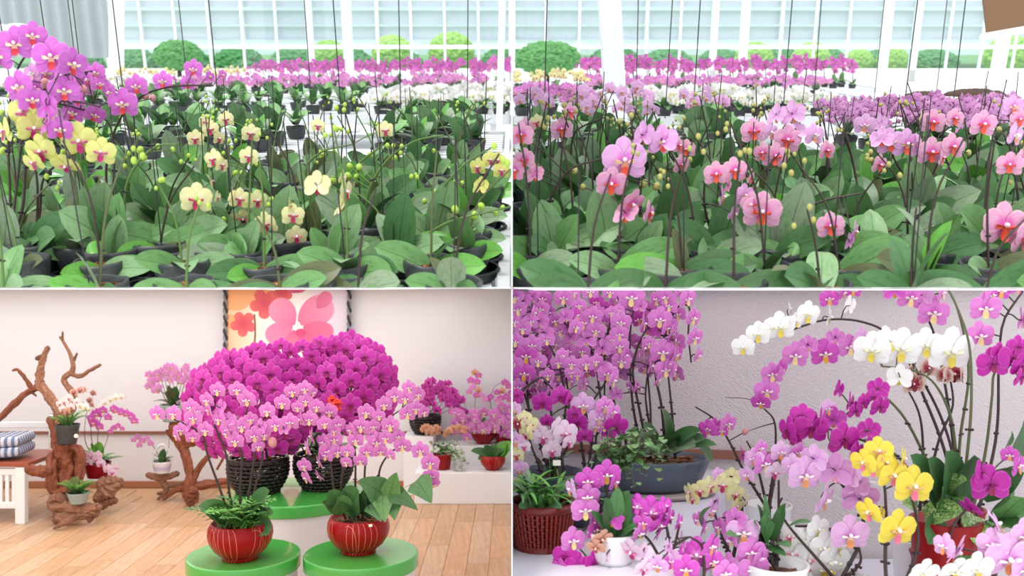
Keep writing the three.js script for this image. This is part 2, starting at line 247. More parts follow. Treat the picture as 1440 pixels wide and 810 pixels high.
// a flower spike: stem through pixel points [px, py, dz], flowers [px, py, size, yaw, pitch, roll, variety, dz], buds [px, py, size]
function spike(t, d, pts, o = {}) {
  const P = pts.map((p) => (p.isVector3 ? p : W(p[0], p[1], d - (p[2] ?? 0)))), cv = new THREE.CatmullRomCurve3(P, false, 'centripetal'), r = o.r ?? .0032;
  const gs = [tube(P, r * 1.15, r * .6, 8 * (P.length - 1), 6)], samples = cv.getPoints(40);
  const near = (p) => samples.reduce((b, s) => (s.distanceTo(p) < b.distanceTo(p) ? s : b));
  for (const f of o.flowers ?? []) {
    const [px, py, sz, yaw = 0, pitch = 8, roll = 0, va = o.va, dz = .02] = f, dd = d - dz - (o.fdz ?? 0), p = W(px, py, dd), q = face(yaw + (o.jit ?? 6) * rr(-1, 1), pitch + (o.jit ?? 6) * rr(-1, 1), roll + (o.jit ?? 6) * rr(-1, 1)), s = sz * dd / F;
    flower(t, p, q, s, va, sz);
    const back = p.clone().add(V(0, 0, -.12 * s).applyQuaternion(q)), a = near(back);
    if (a.distanceTo(back) < .22 && a.distanceTo(back) > .004) gs.push(tube([a, a.clone().lerp(back, .5).add(V(0, .006, -.004)), back, p], r * .45, r * .4, 6, 4));
  }
  for (const [px, py, sz, dz = 0] of o.buds ?? []) {
    const p = W(px, py, d - dz), s = sz * d / F, a = near(p);
    part('bud', budGeo, o.budMat ?? M.bud, t, p, eul(rr(-.6, .6), 0, rr(-.6, .6)), s);
    if (a.distanceTo(p) < .2) gs.push(tube([a, p], r * .4, r * .4, 2, 4));
  }
  part('stem', mergeGeometries(gs).translate(-t.position.x, -t.position.y, -t.position.z), o.mat ?? M.stem, t);
  for (const k of o.clips ?? []) part('stem_clip', clipGeo, M.clip, t, cv.getPointAt(k), eul(rr(-.4, .4), rr(0, 6), 0), o.clipSize ?? .009);
  return P;
}
function fill(t, D, vas, n, x0, x1, y0, y1, s0, s1) { const ok = [], pts = []; for (let k = 0; k < n * 20 && ok.length < n; k++) { const x = rr(x0, x1), y = rr(y0, y1); if (pts.some(([a, b]) => Math.hypot(a - x, b - y) < s0 * .62)) continue; pts.push([x, y]); ok.push([x, y, rr(s0, s1), rnd() < .25 ? rr(120, 220) : rr(-55, 55), rr(-5, 25), rr(-20, 20), pick(vas), rr(-.05, .05)]); } return ok; }
const mount = (t, geo) => geo.translate(-t.position.x, -t.position.y, -t.position.z);

// ------------------------------------------------------------------ the dividing panels and the ground
const TH = .0012;
const TLc = { x: -1, y: 1 }, TRc = { x: 1, y: 1 }, LLc = { x: -1, y: -1 }, LRc = { x: 1, y: -1 }, FREE = null;
struct('partition_ceiling', new THREE.BoxGeometry(9.2, TH * 2, 6.2), M.white, V(-4.6 - .002, E, -1.9 - 3.1), null, FREE, 'thin white ceiling sheet over the flower hall');
struct('partition_ceiling', new THREE.BoxGeometry(5, TH * 2, 2.6), M.white, V(2.5 + .002, E, -1.9 - 1.3), null, FREE, 'thin white ceiling sheet over the stucco alcove');
struct('partition_wall', new THREE.BoxGeometry(TH * 2, E, 6.2), M.wallLL, V(0, E / 2 - .002, -1.9 - 3.1), null, FREE, 'thin upright sheet between hall and alcove');
struct('partition_wall', new THREE.BoxGeometry(TH * 2, 2.6, 6), M.white, V(0, E + 1.3 + .002, -4.9), null, FREE, 'thin upright sheet between the two greenhouse bays');
struct('ground', new THREE.BoxGeometry(160, .1, 160), M.concrete, V(0, -.09, 0), null, FREE, 'pale ground under everything');
// unseen glowing panels placed under the ceiling sheets to brighten hall and alcove
function unseenCeilingLight(x, z, w, d, k, label) {
  const t = thing('unseen_ceiling_light', label, 'light', V(x, E - .004, z), FREE);
  part('glow_panel', new THREE.BoxGeometry(w, .002, d), std({ color: 0xffffff, emissive: 0xffffff, emissiveIntensity: .4, roughness: .6 }), t);
  const l = new THREE.RectAreaLight(0xffffff, k, w, d); l.position.set(0, -.004, 0); l.rotation.x = -Math.PI / 2; t.add(l);
}
unseenCeilingLight(-3.2, -5.3, 5.6, 5, 1.25, 'large unseen light panel under the ceiling sheet, placed to light the flower hall');
unseenCeilingLight(1.45, -2.58, 2.8, 1.2, .6, 'unseen light panel under the ceiling sheet, placed to brighten the stucco alcove');

// ================================================================== GREENHOUSE (both upper bays)
const gThing = (name, label, cat, x, y, s, cell, group) => { const t = thing(name, label, cat, G(x, y, s), cell, group); t.quaternion.copy(qT); return t; };
const gPart = (name, geo, mat, t, x = 0, y = 0, z = 0, q, s) => { const m = part(name, geo, mat, t); m.position.set(x, y, z); if (q) m.quaternion.copy(q); if (s) typeof s === 'number' ? m.scale.setScalar(s) : m.scale.copy(s); return m; };
const HB = .6, H2 = .68, H3 = .76, H4 = .82, H5 = .93, FL = 1.5, BX = (w, h, d) => new THREE.BoxGeometry(w, h, d);
{ const g = BX(60, .08, 27); struct('floor', g, M.concrete, G(0, -FL - .05, 15.6), qT, { x: 0, y: 1 }, 'pale concrete greenhouse floor'); }
struct('ground', BX(120, .08, 60), M.lawn, G(0, -FL - .3, 59.5), qT, { x: 0, y: 1 }, 'green lawn beyond the glass wall');
// benches
function bench(label, x0, x1, s0, s1, cell, group, hb = HB) {
  const w = x1 - x0, d = s1 - s0, t = gThing('growing_bench', label, 'bench', (x0 + x1) / 2, -FL, (s0 + s1) / 2, cell, group), H = FL - hb;
  gPart('bench_top', BX(w - .06, .012, d - .06), M.meshGrey, t, 0, H - .012, 0);
  for (let k = 0; k * .12 < d - .1; k++) gPart('slat', BX(w - .06, .008, .05), M.white, t, 0, H - .003, -d / 2 + .06 + k * .12);
  for (const s of [-1, 1]) { gPart('rim', BX(w, .085, .03), M.alu, t, 0, H - .02, s * d / 2); gPart('rim', BX(.03, .085, d), M.alu, t, s * w / 2, H - .02, 0); gPart('crossbar', BX(w - .1, .04, .04), M.white, t, 0, H * .55, s * (d / 2 - .15)); }
  for (const sx of [-1, 1]) for (const sz of [-1, 1]) gPart('leg', BX(.05, H - .03, .05), M.white, t, sx * (w / 2 - .15), (H - .03) / 2, sz * (d / 2 - .15));
  return t;
}
const gl = 'white growing benches of the greenhouse';
bench('near growing bench crowded with yellow and budding orchids', -2.9, -.02, 1.5, 3.75, TLc, gl);
bench('near growing bench crowded with pink orchids and broad leaves', .02, 2.9, 1.5, 3.75, TRc, gl);
bench('second bench with leafy plants behind the cream orchids', -3.7, -1.25, 4.75, 6.2, TLc, gl, H2);
bench('second bench by the pale post with pots behind budding orchids', -.72, -.03, 4.75, 6.2, TLc, gl, H2);
bench('second bench carrying leafy pots behind the pale pink orchids', .03, 1.5, 4.6, 6.0, TRc, gl, H2);
bench('second bench carrying the small-flowered purple orchids', 1.8, 4.0, 4.7, 6.1, TRc, gl, H2);
bench('third bench with green plants and white orchids', -6.2, -.03, 8.4, 9.9, TLc, gl, H3);
bench('third bench with the white orchids before the pink row', .03, 2.95, 8.2, 9.7, TRc, gl, H3);
bench('fourth bench with pink and white orchids by the pale post', -8, -.03, 11.6, 13, TLc, gl, H4);
bench('fourth bench with pink orchids before the magenta row', .03, 4.3, 11.6, 13, TRc, gl, H4);
bench('empty white bench beside the purple small-flowered orchids', 4.5, 9.2, 11.2, 13, TRc, gl, H4);
bench('farthest bench with purple orchids before the round bushes', -11, -.03, 15.2, 17, TLc, gl, H5);
bench('farthest bench with magenta orchids before the hedge', .03, 6.2, 15.2, 17, TRc, gl, H5);
// soil heaps on the empty bench
for (const [px, r] of [[1283, .16], [1352, .26]]) { const t = gThing('soil_heap', r > .2 ? 'wide low heap of dark potting bark on the empty bench' : 'small heap of dark potting bark on the empty bench', 'soil', (px - 720) / F * 12.2, -H4 + .005, 12.1, TRc); const g = new THREE.SphereGeometry(1, 18, 8, 0, 6.3, 0, 1.57); const P = g.attributes.position; for (let i = 0; i < P.count; i++) P.setY(i, P.getY(i) * (1 + .3 * noise3(P.getX(i) * 3, 1, P.getZ(i) * 3))); g.computeVertexNormals(); gPart('heap', tint(g, '#4a352c'), M.soil, t, 0, 0, 0, null, V(r * 1.6, r * .32, r)); }
// glass end wall
{
  const s = 29, y0 = -FL, top = 4.2, wall = thing('glass_wall', 'white framed greenhouse end wall of tall clear panes', 'wall', G(0, y0, s), { x: 0, y: 1 }, null, 'structure'); wall.quaternion.copy(qT);
  const x0 = -19, n = 36, w = 38 / n, rows = [[.35, 1.05], [1.05, 2.5], [2.5, 4.1], [4.1, 5.7]];
  for (let i = 0; i <= n; i++) gPart('mullion', BX(i % 6 === 0 ? .2 : .07, top + 1.5, i % 6 === 0 ? .2 : .08), M.white, wall, x0 + i * w, (top + 1.5) / 2, 0);
  for (const y of [.35, 1.05, 2.5, 4.1, 5.68]) gPart('transom', BX(38, y === 1.05 || y === 2.5 ? .12 : .08, .1), M.white, wall, 0, y, .01);
  gPart('plinth', BX(38, .35, .2), M.white, wall, 0, .175, 0);
  const pg = new Map(); for (const [a, b] of rows) pg.set(a, BX(w - .08, b - a - .1, .012));
  for (let i = 0; i < n; i++) for (const [a, b] of rows) gPart('pane', pg.get(a), M.glass, wall, x0 + (i + .5) * w, (a + b) / 2, 0);
}
// neighbouring glasshouse seen through the wall
{
  const t = gThing('greenhouse_building', 'white framed neighbouring glasshouse with pale panels seen through the end wall', 'building', 0, -FL - .2, 44, { x: 0, y: 1 });
  gPart('wall', BX(64, 4.2, .2), M.facadePanel, t, 0, 2.9, -.3); gPart('base_wall', BX(64, .5, .3), M.white, t, 0, .9, 0);
  for (let i = 0; i <= 40; i++) gPart('post', BX(i % 4 ? .09 : .22, 5.4, .14), M.white, t, -32 + i * 1.6, 2.7, 0);
  for (const [y, h] of [[1.25, .22], [2.0, .1], [2.75, .16], [3.4, .2]]) gPart('beam', BX(64, h, .14), M.white, t, 0, y, .03);
  for (let i = 0; i < 40; i++) gPart('pane', BX(1.44, 1.5, .04), M.facadeGlass, t, -31.2 + i * 1.6, 4.4, -.05);
  gPart('roof', BX(64, .12, 8), M.white, t, 0, 5.3, -4);
}
// planting outside
function lumpy(r, f, amp, cols, seg = 26) { const g = new THREE.IcosahedronGeometry(1, seg > 20 ? 14 : 8), P = g.attributes.position, a = [], k = C('#fff'), c1 = C(cols[0]), c2 = C(cols[1]); for (let i = 0; i < P.count; i++) { const v = V().fromBufferAttribute(P, i), n = noise3(v.x * f, v.y * f, v.z * f), n2 = noise3(v.x * f * 3, v.y * f * 3 + 5, v.z * f * 3); v.multiplyScalar(r * (1 + amp * (n + .6 * n2))); P.setXYZ(i, v.x, v.y, v.z); k.copy(c1).lerp(c2, clamp(.5 + .5 * n2)); a.push(k.r, k.g, k.b); } g.setAttribute('color', new THREE.Float32BufferAttribute(a, 3)); g.computeVertexNormals(); return g; }
const bushGeos = [lumpy(1, 3, .07, ['#8fc04c', '#c6e07c']), lumpy(1, 3.4, .07, ['#86b848', '#b9d870'])], hedgeGeo = lumpy(1, 4, .08, ['#3f7a44', '#6ea866']), trunkGeo = new THREE.CylinderGeometry(.05, .07, 1, 7).translate(0, .5, 0);
let bi = 0;
for (const [px, py, r, s] of [[463, 78, 22, 31.2], [552, 76, 27, 31.6], [635, 76, 31, 31.2], [1060, 84, 25, 31.6], [1140, 84, 25, 31.2], [1207, 89, 20, 31], [1255, 88, 21.5, 30.8], [1418, 80, 30, 32]]) {
  const d = toG(W(px, py, 1)), k = s / -d.z, c = d.multiplyScalar(k), R = r / F * s, t = gThing('round_bush', ord(bi++) + ' clipped yellow-green bush outside the glass, counted from the curtain', 'bush', c.x, -FL - .25, s, FREE, 'round clipped bushes outside the greenhouse');
  gPart('crown', pick(bushGeos), M.hedge, t, 0, c.y + FL + .25, 0, null, V(R, R * .92, R)); gPart('trunk', trunkGeo, M.stem, t, 0, 0, 0, null, V(1, c.y + FL + .1, 1));
}
for (let i = 0; i < 17; i++) { const x = -17 + i * 2.1, s = 36 + rr(-.3, .3), t = gThing('hedge_shrub', ord(i) + ' dark green hedge shrub outside the glass, counted from the curtain', 'shrub', x, -FL - .3, s, FREE, 'hedge shrubs outside the greenhouse'); gPart('foliage', hedgeGeo, M.hedge, t, 0, .55, 0, eul(0, rr(0, 6), 0), V(1.02, rr(.55, .72), .8)); }
for (const [px, py, rx, ry, s, lab] of [[250, 78, 32, 20, 27, 'dark rounded conifer inside the glass behind white orchids'], [770, 82, 44, 22, 26, 'dark bushy conifer beside the white greenhouse post']]) { const d = toG(W(px, py, 1)), c = d.multiplyScalar(s / -d.z), t = gThing('conifer_shrub', lab, 'shrub', c.x, -FL, s, FREE); gPart('foliage', hedgeGeo, M.hedge, t, 0, c.y + FL, 0, null, V(rx / F * s, ry / F * s, .6)); gPart('trunk', trunkGeo, M.stem, t, 0, 0, 0, null, V(1, c.y + FL, 1)); }
// posts
function post(x, s, w, lean, label, cell) { const t = gThing('greenhouse_post', label, 'post', x, -FL, s, cell); gPart('shaft', new RoundedBoxGeometry(w, 4.6, w, 2, w * .08), M.white, t, 0, 2.3, 0, eul(0, 0, lean)); gPart('base_plate', BX(w * 1.6, .03, w * 1.6), M.alu, t, 0, .015, 0); return t; }
post(.72, 7.4, .17, .09, 'thick white square post leaning beside the yellow and purple orchids', TRc);
post(-.06, 7.6, .055, -.03, 'pale narrow post beside the purple orchid row', TLc);
post(-2.5, 14.1, .12, .0, 'white post before the bright end wall above the green plants', TLc); post(-7.6, 18, .22, -.12, 'white sloping post before the grey shade curtain', TLc);
post(2.05, 20, .12, .04, 'slim white post between thick post and magenta orchids', TRc); post(5.0, 20, .12, 0, 'slim white post above the magenta orchid row', TRc); post(8.1, 20, .16, 0, 'slim white post beside the two round bushes', TRc); post(11.2, 21, .24, -.03, 'white corner post under the brown board', TRc);
{ const t = gThing('shade_curtain', 'pale grey gathered shade curtain above the purple orchids', 'curtain', -9.3, -.2, 18.4, TLc); const g = new THREE.PlaneGeometry(2.6, 2.6, 60, 1), P = g.attributes.position; for (let i = 0; i < P.count; i++) P.setZ(i, .05 * Math.sin(P.getX(i) * 22)); g.computeVertexNormals(); gPart('cloth', g, M.curtain, t, 0, 1.0, 0); gPart('rod', new THREE.CylinderGeometry(.02, .02, 2.7, 8).rotateZ(1.57), M.alu, t, 0, 2.1, 0); }
{ const t = gThing('white_hoop', 'white curved hoop tunnel behind the purple orchids', 'hoop', -7.85, -FL, 14.0, TLc); for (const z of [0, -.7]) gPart('hoop', new THREE.TorusGeometry(.55, .035, 8, 30, Math.PI), M.white, t, 0, 1.05, z); for (const x of [-.55, .55]) for (const z of [0, -.7]) gPart('leg', new THREE.CylinderGeometry(.035, .035, 1.06, 8), M.white, t, x, .53, z); gPart('cover', new THREE.CylinderGeometry(.54, .54, .7, 24, 1, true, -Math.PI / 2, Math.PI).rotateX(-Math.PI / 2).rotateZ(0), M.white, t, 0, 1.05, -.35); }
{ const t = thing('brown_board', 'brown timber board above a white beam at the greenhouse side', 'board', W(1416, 20, 9), TRc); part('panel', BX(.5, .7, .05), M.brownBoard, t, W(1420, -6, 9), eul(0, -.25, .1)); part('beam', BX(.56, .05, .09), M.white, t, W(1421, 45, 9), eul(0, -.25, .12)); part('hanger', BX(.03, 1.2, .03), M.white, t, W(1391, -90, 9.02)); }
// ------------------------------------------------------------------ far plants
function rosette(n, L, spread = 1) { const gs = []; for (let i = 0; i < n; i++) gs.push(pick(LEAVES).clone().scale(L * rr(.75, 1.1), L * rr(.75, 1.1), L * rr(.75, 1.1)).rotateY(i * 2.4 + rr(-.4, .4))); return mergeGeometries(gs); }
const protoPot = nurseryPot;
function farProto(name, va, nFl, split, o = {}) {          // a plant in greenhouse coordinates at its own base
  const t = new THREE.Group(); t.name = name; t.position.set(0, 0, 0);
  part('pot', protoPot, M.potBlack, t, V(), null, .13); part('foliage', rosette(7, .17), pick(M.leaf), t, V(0, .07, 0));
  const gs = [], blooms = [];
  for (let k = 0; k < (o.stems ?? 2); k++) {
    const a = rr(0, 6.28), h = rr(.3, .4) * (o.h ?? 1), top = V(Math.cos(a) * .07, h, Math.sin(a) * .07 + .03), tip = top.clone().add(V(Math.cos(a) * .16, -.02, Math.sin(a) * .1 + .05));
    gs.push(tube([V(0, .1, 0), V(top.x * .4, h * .6, 0), top, tip], .004, .002, 10, 4));
    const cv = new THREE.CatmullRomCurve3([V(top.x * .4, h * .6, 0), top, tip]);
    for (let i = 0; i < nFl; i++) { const u = .3 + .7 * i / nFl, p = cv.getPointAt(u).add(V(rr(-.05, .05), rr(-.04, .04) * (o.h ?? 1), .03 + rr(-.03, .03))), q = face(rr(-45, 45), rr(-10, 25), rr(-20, 20)), s = (o.size ?? .08) * rr(.85, 1.1); if (split) flower(t, p, q, s, va, 14); else { const g = flowerGeo(va, 0).whole.clone(); g.applyMatrix4(new THREE.Matrix4().compose(p, q, V(s, s, s))); blooms.push(g); } }
  }
  part('stem', mergeGeometries(gs), M.stem, t);
  if (blooms.length) part('blooms', mergeGeometries(blooms), petalMat(va), t).userData.kind = 'stuff';
  return t;
}
const leafyProto = (n) => { const t = new THREE.Group(); t.name = 'leafy_orchid'; part('pot', protoPot, M.potBlack, t, V(), null, .13); for (let i = 0; i < n; i++) { const m = part('leaf', pick(LEAVES), pick([...M.leaf, M.leafBright]), t, V(0, .09, 0), eul(0, i * 2.3 + rr(-.4, .4), 0), rr(.14, .22)); m.position.set(0, .09, 0); } part('stake', new THREE.CylinderGeometry(.0016, .0016, .26, 5).translate(0, .17, 0), M.stake, t); return t; };
function scatter(hb, protos, label, cat, group, x0, x1, s0, s1, dx, ds, cell, name) {
  let k = 0, row = -1; const nx = Math.floor((x1 - x0) / dx + 1e-6);
  for (let s = s0; s <= s1; s += ds) { row++; let col = -1; for (let x = x0; x <= x1; x += dx) { col++;
    const o = protos[k++ % protos.length].clone(); o.name = numbered(name ?? o.name); o.userData = { label: label + ', ' + ord(x0 < 0 ? nx - col : col) + ' from partition in ' + ord(row) + ' row', category: cat, group };
    o.position.copy(G(x + rr(-.05, .05), -hb + .004, s + rr(-.05, .05))); o.quaternion.copy(qT).multiply(eul(0, rr(-.5, .5), 0)); o.scale.setScalar(rr(.9, 1.12)); scene.add(o); CELL.set(o, cell); things.push(o);
  } }
}
const P3 = (f) => [f(), f(), f()];
const leafyP = P3(() => leafyProto(7)), whiteP = P3(() => farProto('white_orchid', 'white', 5, true, { stems: 3, size: .085, h: .56 })), pinkP = P3(() => farProto('pink_orchid', 'pink', 5, false, { stems: 3, h: .6 })), purpleP = P3(() => farProto('purple_orchid', 'hot', 6, false, { stems: 3, h: 1.1 })), magP = P3(() => farProto('magenta_orchid', 'hot', 6, false, { stems: 3, h: 1.15 })), smallP = P3(() => farProto('small_purple_orchid', 'smallpurple', 16, false, { stems: 5, size: .04, h: .72 })), creamP = P3(() => farProto('cream_orchid', 'cream', 5, false, { stems: 2, h: .8 })), paleP = P3(() => farProto('pale_orchid', 'pale', 4, true, { stems: 2, h: .75 }));
// left bay
scatter(H2, leafyP, 'leafy orchid behind the cream orchids', 'plant', 'leafy orchids on the second bench', -2.95, -1.35, 4.92, 6.0, .25, .34, TLc);
scatter(H2, leafyP, 'leafy orchid beside the pale post', 'plant', 'leafy orchids beside the post', -.66, -.1, 4.92, 6.0, .2, .34, TLc);
scatter(H3, leafyP, 'leafy green orchid on the third bench', 'plant', 'leafy orchids on the third bench', -4.6, -1.35, 8.6, 9.6, .3, .45, TLc);
scatter(H3, whiteP, 'white orchid beside the pale post', 'orchid', 'white orchids on the third bench of the yellow bay', -1.2, -.1, 8.6, 9.7, .22, .36, TLc);
scatter(H4, pinkP, 'pink orchid before the far purple row', 'orchid', 'pink orchids on the fourth bench of the yellow bay', -4.4, -.15, 11.8, 12.8, .4, .8, TLc);
scatter(H5, purpleP, 'purple orchid before the round bushes', 'orchid', 'purple orchids on the farthest bench of the yellow bay', -4.2, -.15, 15.4, 16.8, .36, .6, TLc);
scatter(H4, whiteP, 'white orchid before the dark conifer', 'orchid', 'white orchids before the dark conifer', -6.6, -4.5, 11.8, 12.4, .35, .5, TLc); scatter(H5, creamP, 'cream orchid beside the far purple row', 'orchid', 'cream orchids on the far bench', -7.4, -4.6, 15.4, 16.4, .5, .7, TLc);
// right bay
scatter(H2, leafyP, 'leafy orchid behind the pink orchids', 'plant', 'leafy orchids on the second bench of the pink bay', .12, 1.4, 4.8, 5.3, .22, .3, TRc); scatter(H2, paleP, 'pale pink orchid on the second bench', 'orchid', 'pale orchids on the second bench', .15, 1.4, 5.5, 5.9, .34, .36, TRc);
scatter(H2, smallP, 'orchid with many small purple flowers', 'orchid', 'small-flowered purple orchids', 2.06, 3.75, 4.88, 5.5, .19, .26, TRc);
scatter(H3, whiteP, 'white orchid before the pink row', 'orchid', 'white orchids on the third bench of the pink bay', .9, 2.85, 8.4, 9.5, .24, .4, TRc); scatter(H3, pinkP, 'pink orchid beside the thick post', 'orchid', 'pink orchids beside the thick post', .1, .72, 8.4, 9.5, .24, .4, TRc);
scatter(H4, pinkP, 'pink orchid before the magenta row', 'orchid', 'pink orchids on the fourth bench of the pink bay', 1.2, 4.2, 11.8, 12.8, .34, .6, TRc); scatter(H4, creamP, 'cream orchid behind the thick post', 'orchid', 'cream orchids behind the thick post', .1, .95, 11.8, 12.6, .26, .6, TRc);
scatter(H5, magP, 'magenta orchid before the hedge', 'orchid', 'magenta orchids on the farthest bench', 1.4, 6.0, 15.4, 16.8, .34, .6, TRc);
// ------------------------------------------------------------------ near plants of both upper bays
const tilt = (yaw) => qT.clone().multiply(eul(0, yaw, 0));
function benchPlant(name, label, px, py, cell, o = {}) {
  const b = onBench(px, py), base = G(b.x, -HB + .004, -b.z), t = thing(name, label, o.cat ?? 'orchid', base, cell, o.group);
  const up = V(0, 1, 0).applyQuaternion(qT), R = o.pot ?? rr(.115, .135), at = (h) => base.clone().addScaledVector(up, h);
  if (o.tray !== false) part('tray', trayGeo, M.tray, t, base, qT, R * 1.05);
  part('pot', nurseryPot, M.potBlack, t, at(.012), tilt(rr(0, 6)), R); part('soil', soilGeo, M.soil, t, at(.012 + R * .5), tilt(rr(0, 6)), R * .43);
  const n = o.leaves ?? 5, a0 = rr(0, 6);
  for (let i = 0; i < n; i++) { const L = rr(.1, .16) * (o.leafSize ?? 1); const sd = rnd() < .72; part('leaf', sd ? SIDE[(o.low ? pick([0, 1, 5]) : Math.floor(rnd() * 6)) * 2 + (i % 2)] : LEAVES[Math.floor(rnd() * LEAVES.length)], o.leafMats ? pick(o.leafMats) : pick(M.leaf), t, at(R * .48), sd ? tilt(rr(-.6, .6)) : tilt(a0 + i * 2 + rr(-.3, .3)), V(L, L * rr(.9, 1.1), L)); }
  if (o.stake ?? rnd() < .45) { const h = rr(.28, .42); part('stake', new THREE.CylinderGeometry(.0016, .0016, h, 5).translate(0, h / 2, 0), M.stake, t, at(.05).add(V(rr(-.02, .02), 0, rr(-.02, .02))), qT.clone().multiply(eul(rr(-.06, .06), 0, rr(-.06, .06)))); }
  t.userData.origin = undefined; t.mouth = at(R * .52); t.d = -base.z; delete t.userData.origin; return t;
}
const nearLeaf = [...M.leaf, M.leaf[0], M.leaf[2]];
const upStem = (t, px, py, dz) => [t.mouth, W(px, py, t.d - dz)];
// --- left bay: explicit plants. [label, base px, base py, opts, spikes]
const TLp = [
  ['tall purple orchid with large open flowers beside the grey curtain', 12, 398, 1.94, [
    [[[14, 300], [12, 200], [20, 110], [45, 72], [100, 84]], 'purple', [[21, 62, 52, 10], [73, 80, 56, 5], [46, 50, 40, 30], [102, 90, 46, 60, 10], [27, 122, 46, -8], [-4, 80, 46, 0], [66, 150, 42, 150, -10], [45, 140, 40, 40]], [[63, 117, 15], [103, 120, 13], [118, 125, 12]], M.budPink],
    [[[30, 300], [38, 220], [60, 150], [105, 143], [140, 150]], 'purple', [[90, 128, 44, 30, 0, 10, , .0], [84, 182, 36, 40], [64, 175, 38, 130]], []]]],
  ['yellow-green orchid with magenta lips beside the tall purple orchid', 52, 392, 1.98, [
    [[[52, 310], [50, 240], [30, 190], [32, 160]], 'yellowgreen', [[33, 157, 52, -15, 5, 12], [47, 180, 46, 40, 20], [6, 185, 40, -40]], [[4, 212, 12], [3, 158, 10]]],
    [[[56, 300], [62, 250], [95, 222], [125, 205]], 'yellowgreen', [[58, 212, 46, 0, 20], [47, 228, 34, -20, 30], [112, 198, 52, 5, 20], [142, 214, 42, 25], [92, 232, 40, 0, 60]], []]]],
  ['purple orchid with a long row of flowers reaching over green leaves', 150, 372, 2.45, [
    [[[152, 300], [150, 230], [170, 165], [200, 135], [240, 122], [300, 120]], 'purple', [[135, 103, 32, -10], [192, 121, 34], [173, 146, 44], [229, 114, 30], [272, 97, 28], [264, 118, 22, 30], [295, 107, 16, 60], [313, 105, 15, 60], [155, 130, 28, -30], [124, 112, 26, -30], [118, 132, 28, 120]], [[205, 135, 12], [215, 138, 11]], M.budPink],
    [[[155, 300], [160, 220], [150, 170], [100, 150], [62, 142]], 'purple', [[80, 135, 34, 140], [98, 118, 30, 150], [110, 140, 26, -20], [140, 118, 26, 30]], []]]],
  ['cream orchid with one open magenta-centred flower before pots', 250, 385, 2.3, [
    [[[247, 345], [255, 310], [275, 292]], 'cream', [[276, 280, 46, 15], [297, 256, 26, 100, -20], [306, 278, 20, 80]], [[315, 308, 8], [293, 295, 8]]]]],
  ['cream orchid spike with half-open flowers over broad leaves', 322, 372, 2.35, [
    [[[318, 345], [322, 300], [335, 262], [350, 215]], 'cream', [[337, 280, 32, 30], [342, 306, 34, 10, 60], [362, 282, 30, 40], [300, 224, 30, -20], [350, 220, 28, 10], [325, 275, 24, 120], [312, 232, 24, 60]], [[331, 243, 9], [340, 243, 8], [337, 352, 8], [314, 308, 8], [345, 345, 8]]]]],
  ['cream orchid pair of leaning stems with pale hanging flowers', 398, 390, 2.22, [
    [[[396, 340], [400, 310], [412, 282]], 'cream', [[374, 315, 36, -20, 20], [412, 303, 34, 30], [417, 332, 32, 20, 30], [407, 290, 26, 100]], [[382, 280, 9], [378, 288, 9], [395, 282, 8]]],
    [[[450, 395], [447, 330], [437, 290], [438, 255]], 'cream', [[446, 260, 40, 170], [486, 270, 38, 70, 0, 20], [478, 292, 32, 120, 20], [482, 250, 24, 80]], [[468, 253, 12], [488, 318, 8]], M.bud]]],
  ['budding orchid arching low to the side with green buds', 560, 398, 2.15, [[[[557, 390], [585, 345], [625, 315], [690, 297], [722, 290]], 'cream', [], [[640, 295, 14], [668, 303, 14], [677, 290, 12], [697, 299, 11], [707, 292, 9]]]]],
  ['budding orchid with a forked spike of green buds and dark clips', 612, 378, 2.28, [[[[612, 330], [614, 290], [625, 262], [655, 230], [690, 208]], 'cream', [], [[612, 270, 10], [627, 263, 9], [637, 268, 9], [597, 283, 9], [608, 285, 9], [640, 255, 7], [650, 257, 7]]]]],
  ['budding orchid with a high arching spike among upright stakes', 520, 366, 2.4, [[[[515, 320], [520, 265], [548, 222], [585, 198], [625, 190]], 'cream', [], [[492, 234, 11], [505, 235, 12], [490, 247, 11], [501, 248, 9], [545, 205, 9], [553, 205, 8], [565, 206, 8], [610, 212, 7]]]]],
  ['budding orchid with twin green spikes beside the white rail', 455, 350, 2.55, [[[[452, 300], [430, 240], [450, 215], [495, 203]], 'cream', [[447, 177, 22, 20], [542, 183, 26, 10]], [[455, 217, 9], [458, 211, 8], [470, 213, 8], [480, 182, 7], [465, 190, 7]]], [[[460, 300], [500, 235], [540, 200], [550, 175]], 'cream', [], [[555, 222, 9], [563, 215, 8], [520, 218, 9]]]]],
  ['budding orchid with a leaning green stalk beside the broad dark pots', 176, 392, 2.16, [[[[175, 330], [178, 260], [200, 222], [222, 205], [250, 203]], 'cream', [], [[197, 211, 12], [202, 221, 12], [222, 206, 9], [243, 210, 8]]]]],
  ['budding orchid with yellow flowers just opening beside the post', 672, 330, 2.7, [[[[668, 290], [670, 250], [685, 225], [700, 215]], 'yellowgreen', [[672, 235, 26, -20], [690, 225, 26, 10], [705, 240, 26, 20], [676, 262, 28, 150], [700, 225, 22]], [[650, 268, 8]]]]],
  ['cream orchid blooming in a loose group by the second bench', 300, 300, 2.9, [[[[298, 250], [292, 205], [300, 185], [330, 172]], 'cream', [[275, 195, 26], [296, 182, 26], [318, 168, 24], [353, 188, 28, 10], [290, 172, 22, 30], [308, 195, 20, 60]], []]]],
];
const occupied = [];
{ const t = benchPlant('potted_orchid', 'purple orchid seen from behind within the tall purple group', 20, 385, TLc, { leaves: 6, leafSize: 1.2, leafMats: nearLeaf }); spike(t, t.d, [t.mouth, [25, 250], [40, 160, .02], [80, 110, .03], [130, 100, .03]], { va: 'pinkBack', r: .0036, flowers: fill(null, 0, ['pinkBack', 'purple'], 14, 30, 135, 100, 165, 30, 38) }); }
